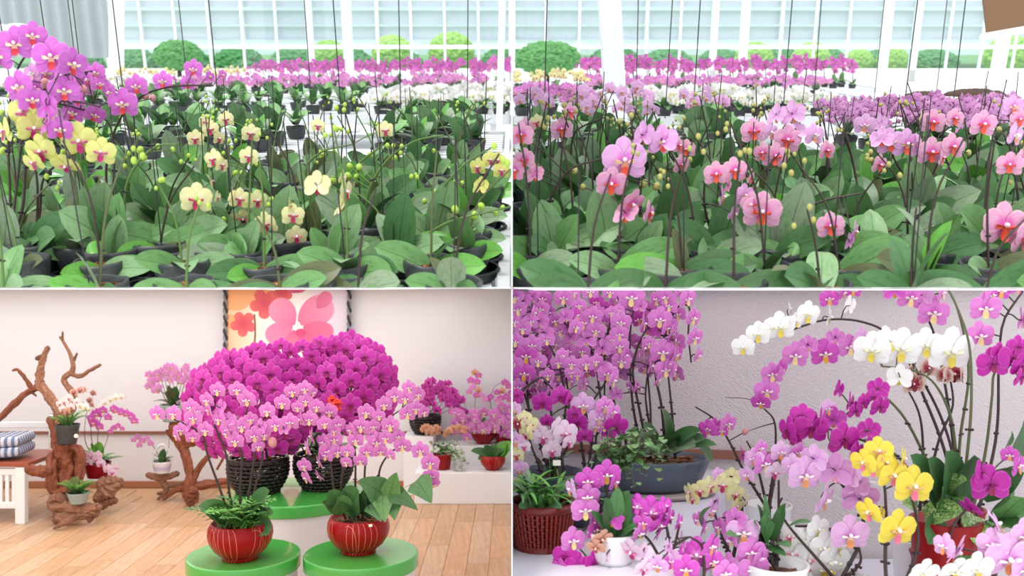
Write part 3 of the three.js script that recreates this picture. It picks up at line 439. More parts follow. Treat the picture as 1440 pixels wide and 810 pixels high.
for (const [label, px, py, , spikes] of TLp) {
  const t = benchPlant('potted_orchid', label, px, py, TLc, { leaves: 6, leafSize: 1.15, leafMats: nearLeaf }); occupied.push([px, py]);
  for (const [pts, va, fl, buds, bm] of spikes) spike(t, t.d, [t.mouth, ...pts.map((p, i) => [p[0], p[1], .03 * i])], { va, flowers: fl, buds, budMat: bm, mat: va === 'cream' ? M.stemGreen : M.stem, r: .0036, clips: [.2, .4], fdz: .1 });
}
// --- right bay
const TRp = [
  ['pink orchid with the largest lilac flower over dark stems', 855, 398, 0, [[[[852, 330], [850, 285], [862, 245], [895, 205], [940, 190]], 'lilac', [[878, 226, 66, 5], [932, 198, 46, 150], [905, 190, 40, 130], [860, 258, 46, -5, 20, , 'peach'], [888, 286, 44, 40, 40, , 'peach'], [913, 300, 38, 60, , , 'peach'], [880, 300, 40, 140, 30, , 'peach'], [930, 200, 40, 40]], [[905, 258, 14], [923, 262, 13], [898, 243, 12], [820, 263, 10]], M.budOlive]]],
  ['pink orchid with yellowing buds reaching over dark clipped stems', 765, 398, 0, [[[[762, 340], [770, 290], [800, 240], [850, 222]], 'peach', [[738, 225, 34, -30], [733, 190, 36, -10], [752, 245, 30, 150], [722, 240, 36, 20]], [[780, 320, 15], [812, 306, 14], [756, 236, 12], [808, 240, 12]], M.budOlive]]],
  ['pink orchid with a double row of peach-lipped flowers', 1010, 392, 0, [[[[1005, 340], [990, 280], [1000, 235], [1040, 228]], 'lilac', [[1007, 245, 36, -5, , , 'peach'], [1033, 240, 38, 10, , , 'peach'], [1016, 277, 34, 70], [1047, 275, 34, 20], [1032, 300, 30, 50, 20], [1056, 250, 26, 60, , , 'peach'], [1024, 262, 22, 100, , , 'peach']], [[1033, 280, 13], [1053, 253, 9]], M.budOlive]]],
  ['pink orchid with one wide peach flower low among the leaves', 1095, 398, 0, [[[[1090, 350], [1095, 320], [1150, 285], [1210, 272]], 'peach', [[1072, 298, 56, -15], [1058, 288, 36, -40], [1168, 318, 40, -10], [1202, 326, 34, 60, , , 'lilac'], [1195, 340, 26, 100, , , 'lilac']], [[1118, 296, 20], [1128, 308, 22], [978, 372, 16], [1000, 385, 14]], M.budOlive]]],
  ['pink orchid with a pale upright cluster beside the aisle', 1088, 330, 0, [[[[1085, 280], [1080, 230], [1095, 190], [1112, 165]], 'peach', [[1060, 185, 38, -10], [1083, 186, 30, 40, , , 'pale'], [1090, 220, 38], [1107, 197, 42, 5], [1115, 160, 38, 150, , , 'pale'], [1092, 162, 34, 120, , , 'pale'], [1145, 190, 34, 20, , , 'pale'], [1163, 212, 30, 30], [1120, 185, 30, 160, , , 'pale'], [1073, 215, 30, -40]], [[1150, 160, 8]], M.budOlive]]],
  ['pink orchid with lilac flowers bending beside the purple mass', 1290, 345, 0, [[[[1288, 300], [1275, 255], [1255, 215], [1262, 195]], 'lilac', [[1252, 200, 40, -10], [1275, 203, 44, 10], [1240, 195, 34, 150], [1237, 232, 32, 30, , , 'peach'], [1288, 200, 28, 60]], [[1225, 225, 9]], M.budOlive], [[[1300, 290], [1310, 250], [1325, 220], [1345, 205]], 'peach', [[1310, 214, 42, -5], [1340, 207, 40, 10], [1325, 222, 30, 50]], [[1362, 215, 10]], M.budOlive]]],
  ['pink orchid with large peach-lipped flower at the bench end', 1392, 398, 0, [[[[1370, 370], [1395, 335], [1435, 322]], 'peach', [[1412, 318, 68, 0], [1440, 335, 56, 40]], [], M.budOlive], [[[1430, 330], [1432, 280], [1420, 200], [1425, 170]], 'peach', [[1420, 232, 36, -20], [1436, 225, 30, 30], [1383, 175, 40, 0], [1428, 190, 36, 30, , , 'pale'], [1425, 150, 34, 10, , , 'lilac'], [1434, 168, 30]], [[1405, 182, 9]], M.budOlive]]],
  ['pink orchid with two small salmon flowers before the leafy bench', 1345, 300, 0, [[[[1340, 250], [1325, 200], [1330, 175]], 'peach', [[1312, 172, 36, -5], [1343, 167, 30, 10], [1238, 173, 24, 120, , , 'pale'], [1216, 176, 32, -20, , , 'pale'], [1295, 165, 20, 60, , , 'cream']], []]]],
  ['pink orchid with a slim drooping flower beside the white rail', 965, 320, 0, [[[[962, 280], [955, 240], [940, 215]], 'peach', [[958, 232, 30, 30], [965, 210, 28, -20], [955, 205, 26, 40]], [[970, 225, 10], [940, 258, 12]], M.budOlive]]],
  ['pink orchid spray leaning beside the thick white post', 800, 320, 0, [[[[800, 270], [802, 220], [810, 185], [850, 165]], 'peach', [[790, 182, 34, -10], [802, 158, 28, 30], [740, 180, 30, 20], [755, 172, 24, -30, , , 'cream']], []]]],
];
for (const [label, px, py, , spikes] of TRp) {
  const t = benchPlant('potted_orchid', label, px, py, TRc, { leaves: 7, leafSize: 1.3, leafMats: nearLeaf });
  for (const [pts, va, fl, buds, bm] of spikes) spike(t, t.d, [t.mouth, ...pts.map((p, i) => [p[0], p[1], .03 * i])], { va, flowers: fl, buds, budMat: bm, mat: M.stem, r: .0038, clips: [.15, .3, .45], fdz: .13, clipSize: .01 });
}
// the crowd of unflowered plants between them
function crowd(x0, x1, cell, label, group, leafMats, size, dxy) {
  let row = 0; const xs = [];
  for (let s = 1.78; s < 3.7; s += dxy[1]) { row++; let col = -1; const nAll = Math.floor((x1 - x0) / dxy[0]); for (let x = x0 + (row % 2) * dxy[0] / 2; x < x1; x += dxy[0]) {
    col++; const xx = x + rr(-.025, .025), ss = s + rr(-.03, .03); if (Math.abs(xx) > ss * .6 + .1) continue; const short = ss < 2.1;
    const p = G(xx, -HB, ss), px = 720 + p.x / -p.z * F, py = 405 - (p.y - E) / -p.z * F, t = benchPlant('potted_orchid', label + ', ' + ord(x0 < 0 ? nAll - col : col) + ' from partition in ' + ord(row - 1) + ' row', px, py, cell, { group, leaves: 4 + Math.floor(rnd() * 3), leafMats, leafSize: ss < 2.2 ? size * .85 : size * .9, low: ss < 2.2 });
    const h = rr(.16, .34), lean = rr(-.12, .12), tip = t.mouth.clone().add(V(lean, h, rr(0, .08)));
    part('stem', mount(t, tube([t.mouth.clone(), t.mouth.clone().add(V(lean * .3, h * .6, .01)), tip], .0034, .002, 9, 5)), cell === TLc ? pick([M.stemGreen, M.stem, M.stemOlive]) : M.stem, t);
    if (rnd() < .6) part('stem_clip', clipGeo, M.clip, t, t.mouth.clone().add(V(lean * .12, h * .3, 0)), eul(0, rr(0, 6), 0), .008);
    if (rnd() < .5) for (let k = 0; k < 3; k++) part('bud', budGeo, cell === TLc ? M.bud : M.budOlive, t, tip.clone().add(V(rr(-.02, .02) + lean * k * .12, rr(-.02, .015) - k * .008, .01)), null, rr(.011, .017));
  } }
}
crowd(-2.3, -.06, TLc, 'budding orchid with bare stem among yellow orchids', 'unflowered orchids among the yellow ones', [...nearLeaf, M.leafOlive, M.leafBright], 1.05, [.19, .2]);
crowd(.06, 2.3, TRc, 'leafy orchid with bare stem among pink orchids', 'unflowered orchids among the pink ones', [...M.leaf, M.leafDark, M.leafDark, M.leafDark, M.leafBright, M.leafOlive, M.leaf[3], M.leaf[3]], 1.25, [.17, .18]);
// single leaves that stand out, each on a plant of its own row
const toneOf = (m) => (m === M.leafBright ? 'bright' : m === M.leafDark ? 'dark' : m === M.leafOlive ? 'olive' : m === M.leaf[4] ? 'dusty' : 'mid-green');
function benchLeaves(list, cell, label, group, near) { for (const [bx, by, tx, ty, w, mat] of list) { const nb = near.reduce((a, b) => (Math.hypot(b[1] - bx, b[2] - by) < Math.hypot(a[1] - bx, a[2] - by) ? b : a)); const t = benchPlant('potted_orchid', 'orchid with one ' + (w >= 44 ? 'wide ' : 'slim ') + toneOf(mat) + ' leaf next to the ' + nb[0].split(' ').slice(0, 7).join(' ').replace(/ (the|a|with|of|and|over|to|in|low|its|on|long|one)$/, ''), bx, Math.min(by + 14, 403), cell, { group, leaves: 3, stake: false, leafMats: nearLeaf }); addLeafAB(t, t.mouth, W(tx, ty, t.d - .06), w * t.d / F, mat, { n: V(0, .5, .85), sag: V(0, .02, .03) }); } }
benchLeaves([[165, 398, 122, 362, 40, M.leafBright], [360, 395, 315, 372, 54, M.leaf[0]], [470, 395, 535, 372, 56, M.leaf[2]], [600, 350, 593, 302, 32, M.leafBright], [530, 345, 560, 320, 44, M.leaf[2]], [265, 330, 300, 300, 30, M.leaf[0]], [660, 360, 680, 310, 46, M.leaf[2]], [345, 395, 345, 340, 52, M.leaf[0]], [85, 340, 40, 300, 36, M.leaf[2]], [120, 350, 150, 305, 36, M.leaf[4]], [535, 350, 548, 362, 40, M.leafBright]], TLc, 'orchid with one broad bright leaf on the yellow orchid bench', 'orchids with one broad leaf among the yellow ones', TLp);
benchLeaves([[808, 372, 858, 300, 44, M.leafBright], [955, 325, 985, 268, 44, M.leaf[0]], [1225, 398, 1248, 336, 46, M.leafBright], [1000, 400, 1035, 362, 44, M.leaf[0]], [1165, 400, 1155, 350, 42, M.leaf[2]], [1180, 398, 1190, 345, 36, M.leaf[4]], [780, 395, 742, 345, 46, M.leaf[1]], [895, 405, 940, 378, 50, M.leaf[4]], [775, 290, 785, 245, 24, M.leafBright], [1090, 402, 1120, 365, 46, M.leaf[0]], [1300, 305, 1325, 285, 40, M.leafBright], [1265, 320, 1260, 290, 36, M.leaf[2]], [1110, 265, 1080, 240, 50, M.leafDark], [1370, 300, 1365, 250, 36, M.leaf[0]], [1425, 405, 1430, 350, 40, M.leaf[0]], [1340, 375, 1300, 350, 40, M.leaf[4]], [1300, 395, 1270, 375, 44, M.leafOlive]], TRc, 'orchid with one broad upright leaf on the pink orchid bench', 'orchids with one broad leaf among the pink ones', TRp);
let wi = 0, wj = 0;
// hanging wires of the greenhouse
for (const [px, s] of [[6, 6], [66, 6.2], [102, 7], [108, 6.5], [165, 6], [258, 7], [300, 6], [433, 7], [475, 6], [560, 6.4], [656, 7]]) { const d = toG(W(px, 60, 1)), x = d.x * s / -d.z, t = gThing('support_wire', ord(wi++) + ' thin hanging wire from the grey curtain above the yellow orchids', 'wire', x, -HB, s, TLc, 'hanging wires over the yellow orchids'); gPart('wire', new THREE.CylinderGeometry(.004, .004, 2.2, 5).translate(0, 1.1, 0), M.stake, t, 0, 0, 0, eul(0, 0, rr(-.02, .02))); }
for (const [px, s] of [[766, 6], [898, 7], [940, 6.5], [980, 6], [1109, 6.4], [1152, 7], [1238, 8], [1282, 6], [1326, 8], [1352, 6.2]]) { const d = toG(W(px, 60, 1)), x = d.x * s / -d.z, t = gThing('support_wire', ord(wj++) + ' thin hanging wire from the thick post above the pink orchids', 'wire', x, -HB, s, TRc, 'hanging wires over the pink orchids'); gPart('wire', new THREE.CylinderGeometry(.004, .004, 2.2, 5).translate(0, 1.1, 0), M.stake, t, 0, 0, 0, eul(0, 0, rr(-.02, .02))); }
// ================================================================== FLOWER HALL (lower left)
const ZW = 8.04;
struct('wall_back', BX(9.2, E + .02, .12), M.wallLL, V(-4.6 - .002, E / 2 - .012, -ZW - .06), null, FREE, 'pale plastered wall behind the flower displays');
struct('wall_left', BX(.12, E, 6.2), M.wallLL, V(-9.2, E / 2, -5), null, FREE, 'pale side wall of the flower hall');
struct('trim_1', BX(9.2, .022, .03), M.railBrown, V(-4.6 - .002, E - 203 / F * ZW, -ZW + .012), null, FREE, 'thin brown rail along the pale wall');
struct('baseboard_back', BX(9.2, .055, .03), M.skirting, V(-4.6 - .002, .0275, -ZW + .014), null, FREE, 'brown baseboard of the pale wall');
{
  const f = thing('floor', 'light oak plank floor of the flower hall', 'floor', V(0, 0, 0), FREE, null, 'structure');
  part('slab', BX(9.2, .03, 6.2), M.joint, f, V(-4.6 - .002, -.021, -5));
  const w = .145, gl = [1.3, .8, 1.05].map((l) => { const g = BX(w - .003, .012, l - .003); const u = g.attributes.uv, p = g.attributes.position; for (let i = 0; i < u.count; i++) u.setXY(i, p.getX(i) * 1.2, p.getZ(i) * .5); return [l, g]; });
  for (let i = 0; i < 46; i++) { let z = -8.03 + (i * .37 % .6), x = -.075 - i * w; let k = i; while (z < -4.4) { const [l, g] = gl[k++ % 3]; part('plank', g, M.planks[(i * 7 + k * 3) % 4], f, V(x - .002, -.006, Math.min(z, -8.03 + l / 2 + (z + 8.03)) + l / 2)); z += l; } }
}
function podium(px, py, wpx, d, label) { const r = wpx * d / F / 2, p = W(px, py, d), t = thing('podium', label, 'podium', V(p.x, 0, p.z), LLc, 'round display podiums'); const h = p.y, rim = .07; part('drum', new THREE.CylinderGeometry(r - .015, r - .015, h - rim, 48).translate(0, (h - rim) / 2, 0), M.podium, t, t.position); part('green_top', lathe([[0, 0], [r - .006, 0], [r, .006], [r, rim - .01], [r - .004, rim - .003], [r - .01, rim], [0, rim]], 64), M.green, t, V(p.x, h - rim, p.z)); t.h = h; return t; }
const podA = podium(343, 778, 156, 4.26, 'low green-topped podium under the round red pot with ferns'), podB = podium(508, 776, 160, 4.26, 'low green-topped podium under the red pot with arrow-shaped leaves'), podC = podium(416, 690, 186, 5.25, 'taller green-topped podium carrying two dark baskets of magenta orchids');
const bowlPts = [[0, 0], [.5, 0], [.56, .02], [.55, .1], [.6, .14], [.8, .3], [.95, .55], [1, .78], [.97, .98], [.9, 1.1], [.88, 1.14], [.84, 1.14], [.83, 1.08], [.8, 1.0], [0, .98]];
function redBowl(t, p, r, mat = M.redPot) { part('pot', lathe(bowlPts.slice(0, 11), 44), mat, t, p, eul(0, rr(0, 6), 0), r); part('rim', lathe(bowlPts.slice(9), 36), M.redRim, t, p, null, r); part('soil', soilGeo, M.soil, t, p.clone().add(V(0, r * 1.0, 0)), null, r * .8); return p.clone().add(V(0, r * 1.04, 0)); }
function ferns(t, p, n, L, mat = M.fern, geo = fernGeo, spread = .03) { for (let i = 0; i < n; i++) part('frond', geo, i % 3 ? mat : M.fernDark, t, p.clone().add(V(rr(-spread, spread), 0, rr(-spread, spread))), eul(rr(-.25, .1), i * 2.4 + rr(-.3, .3), 0), L * rr(.7, 1.1)); }
// --- front plants
{
  const base = V(W(338, 0, 4.18).x, podA.h, -4.18), t = thing('potted_orchid', 'pink orchid with fern leaves in a round red pot with cream lines', 'orchid', base, LLc), m = redBowl(t, base, .151), d = 4.18;
  ferns(t, m.clone().add(V(0, 0, .05)), 30, .2, M.fern, fernGeo, .08); ferns(t, m.clone().add(V(.06, 0, .09)), 12, .13, M.fern);
  for (const [ax, ay, bx, by, w, mat] of [[328, 732, 279, 712, 32, M.leaf[1]], [330, 738, 309, 758, 30, M.leaf[1]], [352, 730, 379, 690, 34, M.leaf[3]], [355, 738, 378, 752, 34, M.leaf[1]], [350, 735, 385, 722, 22, M.leaf[0]]]) addLeafAB(t, W(ax, ay, d + .02), W(bx, by, d - .1), w * d / F, mat, { n: V(0, .6, .8) });
  const st = (a, ...p) => [m.clone().add(V(a, 0, 0)), ...p];
  const o = (flowers, x = {}) => ({ va: 'pink', flowers, r: .0058, clips: [.2, .32], clipSize: .011, ...x });
  spike(t, d, st(-.04, [310, 690], [292, 640], [285, 612], [272, 602], [240, 588], [216, 582]), o([[221, 582, 25, -5], [244, 582, 25], [272, 588, 28], [268, 573, 25], [254, 605, 22], [248, 613, 20, -50], [271, 615, 21, 10, 20], [289, 605, 25], [262, 598, 22, 140]]));
  spike(t, d, st(-.02, [322, 690], [318, 640], [300, 590], [300, 560], [325, 548], [345, 552]), o([[291, 563, 24, -10], [306, 549, 24], [333, 548, 24, 10], [293, 577, 22, -50], [308, 590, 24, -15], [310, 573, 24, 150], [323, 590, 22, 160], [278, 578, 20, 20], [321, 604, 25]]));
  spike(t, d, st(.0, [338, 680], [340, 640], [332, 610], [345, 585], [350, 568]), o([[347, 562, 29, 0, 20], [340, 600, 26], [331, 620, 26], [318, 610, 20, -40], [326, 596, 20, 30], [352, 590, 22, 20]]));
  spike(t, d, st(.02, [352, 680], [358, 640], [362, 600], [378, 582], [400, 565], [430, 550]), o([[358, 613, 28, 5, 15], [376, 578, 25, -10], [397, 567, 25], [411, 551, 24], [429, 547, 25], [430, 564, 23], [419, 573, 20], [445, 572, 23, 10], [366, 600, 24, 150], [371, 612, 22, 40], [440, 552, 18, 60]]));
  spike(t, d, st(.04, [360, 680], [368, 650], [372, 615], [390, 600], [420, 592], [450, 592]), o([[387, 598, 27], [408, 594, 27], [435, 590, 26], [456, 596, 22, 20], [400, 603, 22, 150], [423, 590, 22, -60], [363, 628, 20, 30]], { buds: [[383, 622, 16]], budMat: M.budPink }));
}
{
  const base = V(W(504, 0, 4.26).x, podB.h, -4.26), t = thing('potted_orchid', 'pink orchid with hanging arrow-shaped leaves in a round red pot', 'orchid', base, LLc), m = redBowl(t, base, .15), d = 4.26;
  part('price_tag', BX(.016, .012, .002), M.tag, t, W(521, 739, d - .155), eul(-.2, .2, 0));
  for (const [ax, ay, bx, by, w, mat] of [[538, 695, 503, 676, 40, M.leaf[1]], [548, 700, 558, 664, 30, M.leaf[0]], [548, 692, 588, 718, 28, M.leaf[3]], [537, 695, 541, 735, 34, M.leaf[0]], [585, 676, 607, 708, 40, M.leaf[1]], [552, 708, 555, 732, 26, M.leaf[1]], [522, 708, 536, 734, 28, M.leaf[1]]]) addLeafAB(t, W(ax, ay, d - .06), W(bx, by, d - .14), w * d / F, mat, { n: V(.1, .35, .9), shape: arrow });
  for (const [ax, ay, bx, by, w, mat] of [[480, 722, 462, 690, 30, M.leaf[1]], [490, 720, 505, 690, 42, M.leaf[3]], [500, 722, 480, 718, 40, M.leafDark], [515, 722, 530, 690, 36, M.leaf[1]], [478, 718, 452, 707, 14, M.leafOlive], [510, 724, 515, 700, 36, M.leaf[3]], [485, 722, 474, 700, 30, M.leaf[0]]]) addLeafAB(t, W(ax, ay, d - .0), W(bx, by, d - .1), w * d / F, mat, { n: V(0, .5, .85) });
  part('tendril', mount(t, tube([m, W(545, 700, d - .05), W(583, 678, d - .1)], .002, .001, 10, 4)), M.stemGreen, t);
  const st = (a, ...p) => [m.clone().add(V(a, 0, 0)), ...p], o = (flowers, x = {}) => ({ va: 'pink', flowers, r: .0058, clips: [.2, .32], clipSize: .011, ...x });
  spike(t, d, st(-.06, [470, 690], [466, 660], [462, 630], [450, 608], [440, 620], [430, 660]), o([[438, 614, 26, -70], [432, 630, 28, -65], [428, 655, 23, -15], [431, 672, 24, -50, 20], [449, 650, 24, -70], [449, 670, 22, -60, 40], [455, 622, 26, -30], [470, 618, 26, 10], [463, 634, 30, 0, 20], [474, 636, 24, 30], [458, 640, 24, -20]]));
  spike(t, d, st(-.04, [480, 690], [482, 650], [470, 605], [455, 588], [446, 575]), o([[444, 573, 24, -10], [463, 579, 25], [455, 594, 24], [442, 590, 22, -30], [475, 597, 24, 30], [470, 606, 22, -20]]));
  spike(t, d, st(0, [500, 690], [500, 650], [500, 610], [515, 590], [540, 575]), o([[515, 580, 26], [508, 600, 27], [500, 619, 25], [489, 635, 22], [487, 650, 20, -20], [507, 648, 22], [540, 569, 25], [555, 557, 26, 10], [493, 605, 22, -40], [525, 600, 22, 20], [533, 585, 20]]));
  spike(t, d, st(.02, [512, 690], [514, 650], [520, 620], [545, 590], [565, 575]), o([[516, 635, 24], [530, 622, 29], [549, 598, 28], [542, 616, 24], [570, 560, 26], [573, 582, 26, 10], [560, 614, 22, 30], [522, 612, 22, 150], [535, 635, 22, 10], [585, 575, 24, 20], [588, 555, 22, 30], [575, 545, 22, -10], [596, 580, 20, 40]]));
  spike(t, d, st(.05, [530, 690], [536, 655], [555, 632], [580, 628], [600, 645], [610, 680]), o([[566, 627, 27], [591, 634, 27], [605, 651, 28], [606, 670, 26], [610, 681, 20, 30, 40], [549, 640, 18, -20]]));
}
// --- two dark baskets with magenta orchids
function wovenBasket(t, p, r, h, mat, rings = 9, stakes = 26, taper = .72, belly = 0) {
  const gs = [], R = (v) => r * (taper + (1 - taper) * v + belly * Math.sin(v * Math.PI));
  for (let k = 0; k < rings; k++) { const v = (k + .5) / rings, pts = []; for (let i = 0; i <= stakes * 2; i++) { const a = i / (stakes * 2) * Math.PI * 2; const q = R(v) + (((i + k) % 2) ? .006 : -.004); pts.push(V(Math.cos(a) * q, v * h, Math.sin(a) * q)); } gs.push(tube(pts, h / rings * .44, h / rings * .44, stakes * 4, 5)); }
  part('weave', mergeGeometries(gs), mat, t, p);
  const st = []; for (let i = 0; i < stakes; i++) { const a = i / stakes * Math.PI * 2; st.push(tube([0, .35, .7, 1].map((v) => V(Math.cos(a) * (R(v) + .002), v * h, Math.sin(a) * (R(v) + .002))), .004, .004, 6, 4)); }
  part('stakes', mergeGeometries(st), mat, t, p);
  part('rim', new THREE.TorusGeometry(R(1), .011, 6, 36).rotateX(Math.PI / 2), mat, t, p.clone().add(V(0, h, 0))); part('base', new THREE.CylinderGeometry(R(0) + .008, R(0) + .012, .014, 28).translate(0, .007, 0), mat, t, p);
  part('soil', soilGeo, M.soil, t, p.clone().add(V(0, h * .85, 0)), null, R(.85) * .95);
}
function dome(label, px, py, d, rx, ry, n, bx, by, lab2) {
  const bp = V(W(bx, 0, d).x, podC.h, -d), t = thing('magenta_orchid', label, 'orchid', bp, LLc);
  wovenBasket(t, bp, .165, .2, M.blackBasket, 9, 26, .66, .16);
  const c = W(px, py, d), Rx = rx * d / F, Ry = ry * d / F, m = bp.clone().add(V(0, .2, 0)), gs = [], pts = [], gap = Math.sqrt(5 / n); let k = 0;
  for (const lay of [1, .76]) { pts.length = 0; for (let i = 0; i < 900; i++) {
    const y = 1 - 2 * (i * 367 % 900 + .5) / 900 * .9, ph = i * 2.39996 * 5.3, r = Math.sqrt(1 - y * y), dir = V(Math.cos(ph) * r, y, Math.sin(ph) * r); if (dir.z < -.1 || pts.some((o) => o.distanceTo(dir) < gap)) continue; pts.push(dir);
    const p = c.clone().add(V(dir.x * Rx * lay * rr(.93, 1.02), dir.y * Ry * lay * rr(.93, 1.04), dir.z * Rx * .75 * lay)), yaw = Math.atan2(dir.x * .9, Math.max(.35, dir.z + .5)) * 180 / Math.PI, pitch = -dir.y * 20 + 8, s = rr(28, 33);
    flower(t, p, face(yaw * .8 + rr(-8, 8), pitch + rr(-8, 8), rr(-10, 10)), s * d / F, rnd() < .35 ? 'magenta2' : 'magenta', s); k++;
    if (k % 3 === 0) gs.push(tube([m.clone().add(V(dir.x * .06, 0, dir.z * .05)), c.clone().add(V(dir.x * Rx * .5, dir.y * Ry * .3, dir.z * .1)), p.clone().add(V(0, 0, -.02))], .0035, .002, 10, 4));
  } }
  part('stems', mergeGeometries(gs).translate(-bp.x, -bp.y, -bp.z), M.stemGreen, t);
  for (let i = 0; i < 12; i++) part('leaf', LEAVES[[0, 1, 2, 4][i % 4]], pick([M.leafDark, M.leaf[3], M.leaf[1]]), t, m, eul(0, i * .55 + rr(-.2, .2), 0), rr(.2, .28));
  return t;
}
const domeA = dome('broad dome of magenta orchids in a dark basket beside the first red pot', 352, 573, 5.22, 90, 76, 110, 363); const domeB = dome('tall dome of magenta orchids with a red ribbon in a dark basket', 490, 550, 5.32, 64, 70, 80, 455);
{ const g = []; for (let i = 0; i < 5; i++) g.push(new THREE.TorusGeometry(.022, .007, 5, 12, 4.5).scale(1, 1.3, 1).rotateY(i * 1.2).rotateZ(i * .9)); part('ribbon', mergeGeometries(g), M.ribbon, domeB, W(474, 570, 4.98)); part('bow', mergeGeometries(g).scale(.8, .9, .8), M.ribbon, domeB, W(467, 564, 4.99)); }
{ const t = domeB, b = W(430, 640, 5.3); const o = { va: 'magenta', r: .004 }; spike(t, 5.2, [b, [412, 600], [405, 540], [400, 505], [430, 490]], { ...o, flowers: [[400, 520, 27], [418, 512, 27, 10], [438, 500, 27], [425, 488, 25, 0, -10], [446, 490, 26], [408, 495, 26, -10], [432, 520, 26], [418, 535, 26], [440, 538, 26], [405, 545, 26], [428, 556, 25], [446, 560, 25], [455, 510, 25], [392, 505, 25], [454, 535, 25], [412, 562, 25], [442, 578, 24], [380, 495, 25], [365, 490, 24, -10, -10], [450, 482, 24, 0, -20], [470, 486, 24], [395, 486, 24, 0, -15]] }); }
// --- poster on ropes
{
  const x0 = 317, x1 = 491, d = ZW - .06, p = W(404, 452, d), t = thing('hanging_poster', 'poster of large pink orchid blooms hung between two twisted ropes', 'poster', p, LLc), w = (x1 - x0) * d / F, h = 100 * d / F;
  const tex = canvasTex(1024, 600, (g, cw, ch) => {
    const gr = g.createLinearGradient(0, 0, cw, 0); gr.addColorStop(0, '#f2c79a'); gr.addColorStop(.3, '#f4efe6'); gr.addColorStop(.6, '#f6f4f0'); gr.addColorStop(.8, '#e9dff0'); gr.addColorStop(1, '#d8d0dc'); g.fillStyle = gr; g.fillRect(0, 0, cw, ch);
    const pet = (x, y, L, wd, a, c1, c2) => { g.save(); g.translate(x, y); g.rotate(a); const q = g.createLinearGradient(0, 0, L, 0); q.addColorStop(0, c2); q.addColorStop(1, c1); g.fillStyle = q; g.beginPath(); g.moveTo(0, 0); g.bezierCurveTo(L * .3, -wd * 1.2, L, -wd, L, 0); g.bezierCurveTo(L, wd, L * .3, wd * 1.2, 0, 0); g.fill(); g.strokeStyle = 'rgba(190,80,130,.35)'; g.lineWidth = 2; for (let i = -4; i <= 4; i++) { g.beginPath(); g.moveTo(4, 0); g.quadraticCurveTo(L * .5, i * wd * .28, L * .92, i * wd * .16); g.stroke(); } g.restore(); };
    g.fillStyle = '#f5b27c'; for (const [x, y, r] of [[90, 60, 150], [230, 20, 130], [40, 300, 60]]) { g.beginPath(); g.arc(x, y, r, 0, 7); g.fill(); }
    for (const [x, y, s] of [[150, 320, 110], [330, 150, 130], [470, 60, 90]]) for (let i = 0; i < 5; i++) pet(x, y, s, s * .45, i * 1.256 + .4, '#e8766e', '#d64a5a');
    g.strokeStyle = '#8a6a5c'; g.lineWidth = 16; g.beginPath(); g.moveTo(240, 240); g.quadraticCurveTo(260, 420, 230, 560); g.stroke(); g.fillStyle = '#8d8096'; g.fillRect(840, 360, 26, 240);
    for (const a of [-1.6, -1.0, -2.2]) pet(590, 60, 120, 60, a, '#ee7fa8', '#d9588f');
    pet(560, 330, 250, 105, 2.65, '#ef93b8', '#e77fab'); pet(575, 330, 270, 130, -2.3, '#f3a3c2', '#e377a5'); pet(600, 320, 340, 150, -.6, '#f29fbe', '#e6779f'); pet(760, 190, 170, 70, -.9, '#ee8fb2', '#dd6796'); pet(640, 350, 260, 90, .15, '#e77aa2', '#dc6794'); pet(570, 370, 220, 90, 1.7, '#ea8cb0', '#dc6a98'); pet(620, 380, 200, 80, 1.0, '#e57aa2', '#d65d8c');
    g.fillStyle = '#fbe9ee'; g.beginPath(); g.ellipse(600, 335, 24, 36, 0, 0, 7); g.fill(); g.fillStyle = '#d84f80'; g.beginPath(); g.ellipse(625, 395, 46, 34, 0, 0, 7); g.fill();
  });
  const pm = part('print', new THREE.PlaneGeometry(w, h), std({ map: tex, roughness: .6 }), t, p.clone().add(V(0, 0, .006))); part('backing', BX(w, h, .008), M.white, t, p);
  for (const px of [x0, x1]) { const c = W(px, 448, d - .02), g1 = [], g2 = []; for (let i = 0; i <= 40; i++) { const y = (i / 40 - .5) * 110 * d / F, a = i * .9; g1.push(V(Math.cos(a) * .011, y, Math.sin(a) * .011)); g2.push(V(-Math.cos(a) * .011, y, -Math.sin(a) * .011)); } part('rope', mergeGeometries([tube(g1, .012, .012, 90, 5)]), M.rope, t, c); part('rope', tube(g2, .012, .012, 90, 5), M.ropeDark, t, c); }
}
// --- driftwood
function limb(pts, r, seed, sides = 20, seg = 40) {        // knotted tapering limb through pixel points [px, py, depth]
  const P = pts.map((p) => (p.isVector3 ? p : W(...p))), cv = new THREE.CatmullRomCurve3(P, false, 'centripetal'), g = new THREE.TubeGeometry(cv, seg, 1, sides, false), Q = g.attributes.position, k = V();
  for (let j = 0; j <= seg; j++) { const u = j / seg, c = cv.getPointAt(u), x = u * (r.length - 1), i0 = Math.min(r.length - 2, Math.floor(x)), R = r[i0] + (r[i0 + 1] - r[i0]) * (x - i0); for (let i = 0; i <= sides; i++) { const n = j * (sides + 1) + i; k.fromBufferAttribute(Q, n).sub(c); const a = i % sides, b = 1 + .3 * noise3(u * 3.2 + seed, Math.cos(a / sides * 6.283) * 1.7, Math.sin(a / sides * 6.283) * 1.7) + .2 * noise3(u * 7 + seed, Math.cos(a / sides * 6.283) * 4.5, Math.sin(a / sides * 6.283) * 4.5); k.multiplyScalar(R * b * .7).add(c); Q.setXYZ(n, k.x, k.y, k.z); } }
  const ends = [0, 1].map((u) => { const s = new THREE.SphereGeometry((u ? r[r.length - 1] : r[0]) * .62, 8, 6); const c = cv.getPointAt(u); return s.translate(c.x, c.y, c.z); });
  g.computeVertexNormals(); return mergeGeometries([g, ...ends]);
}
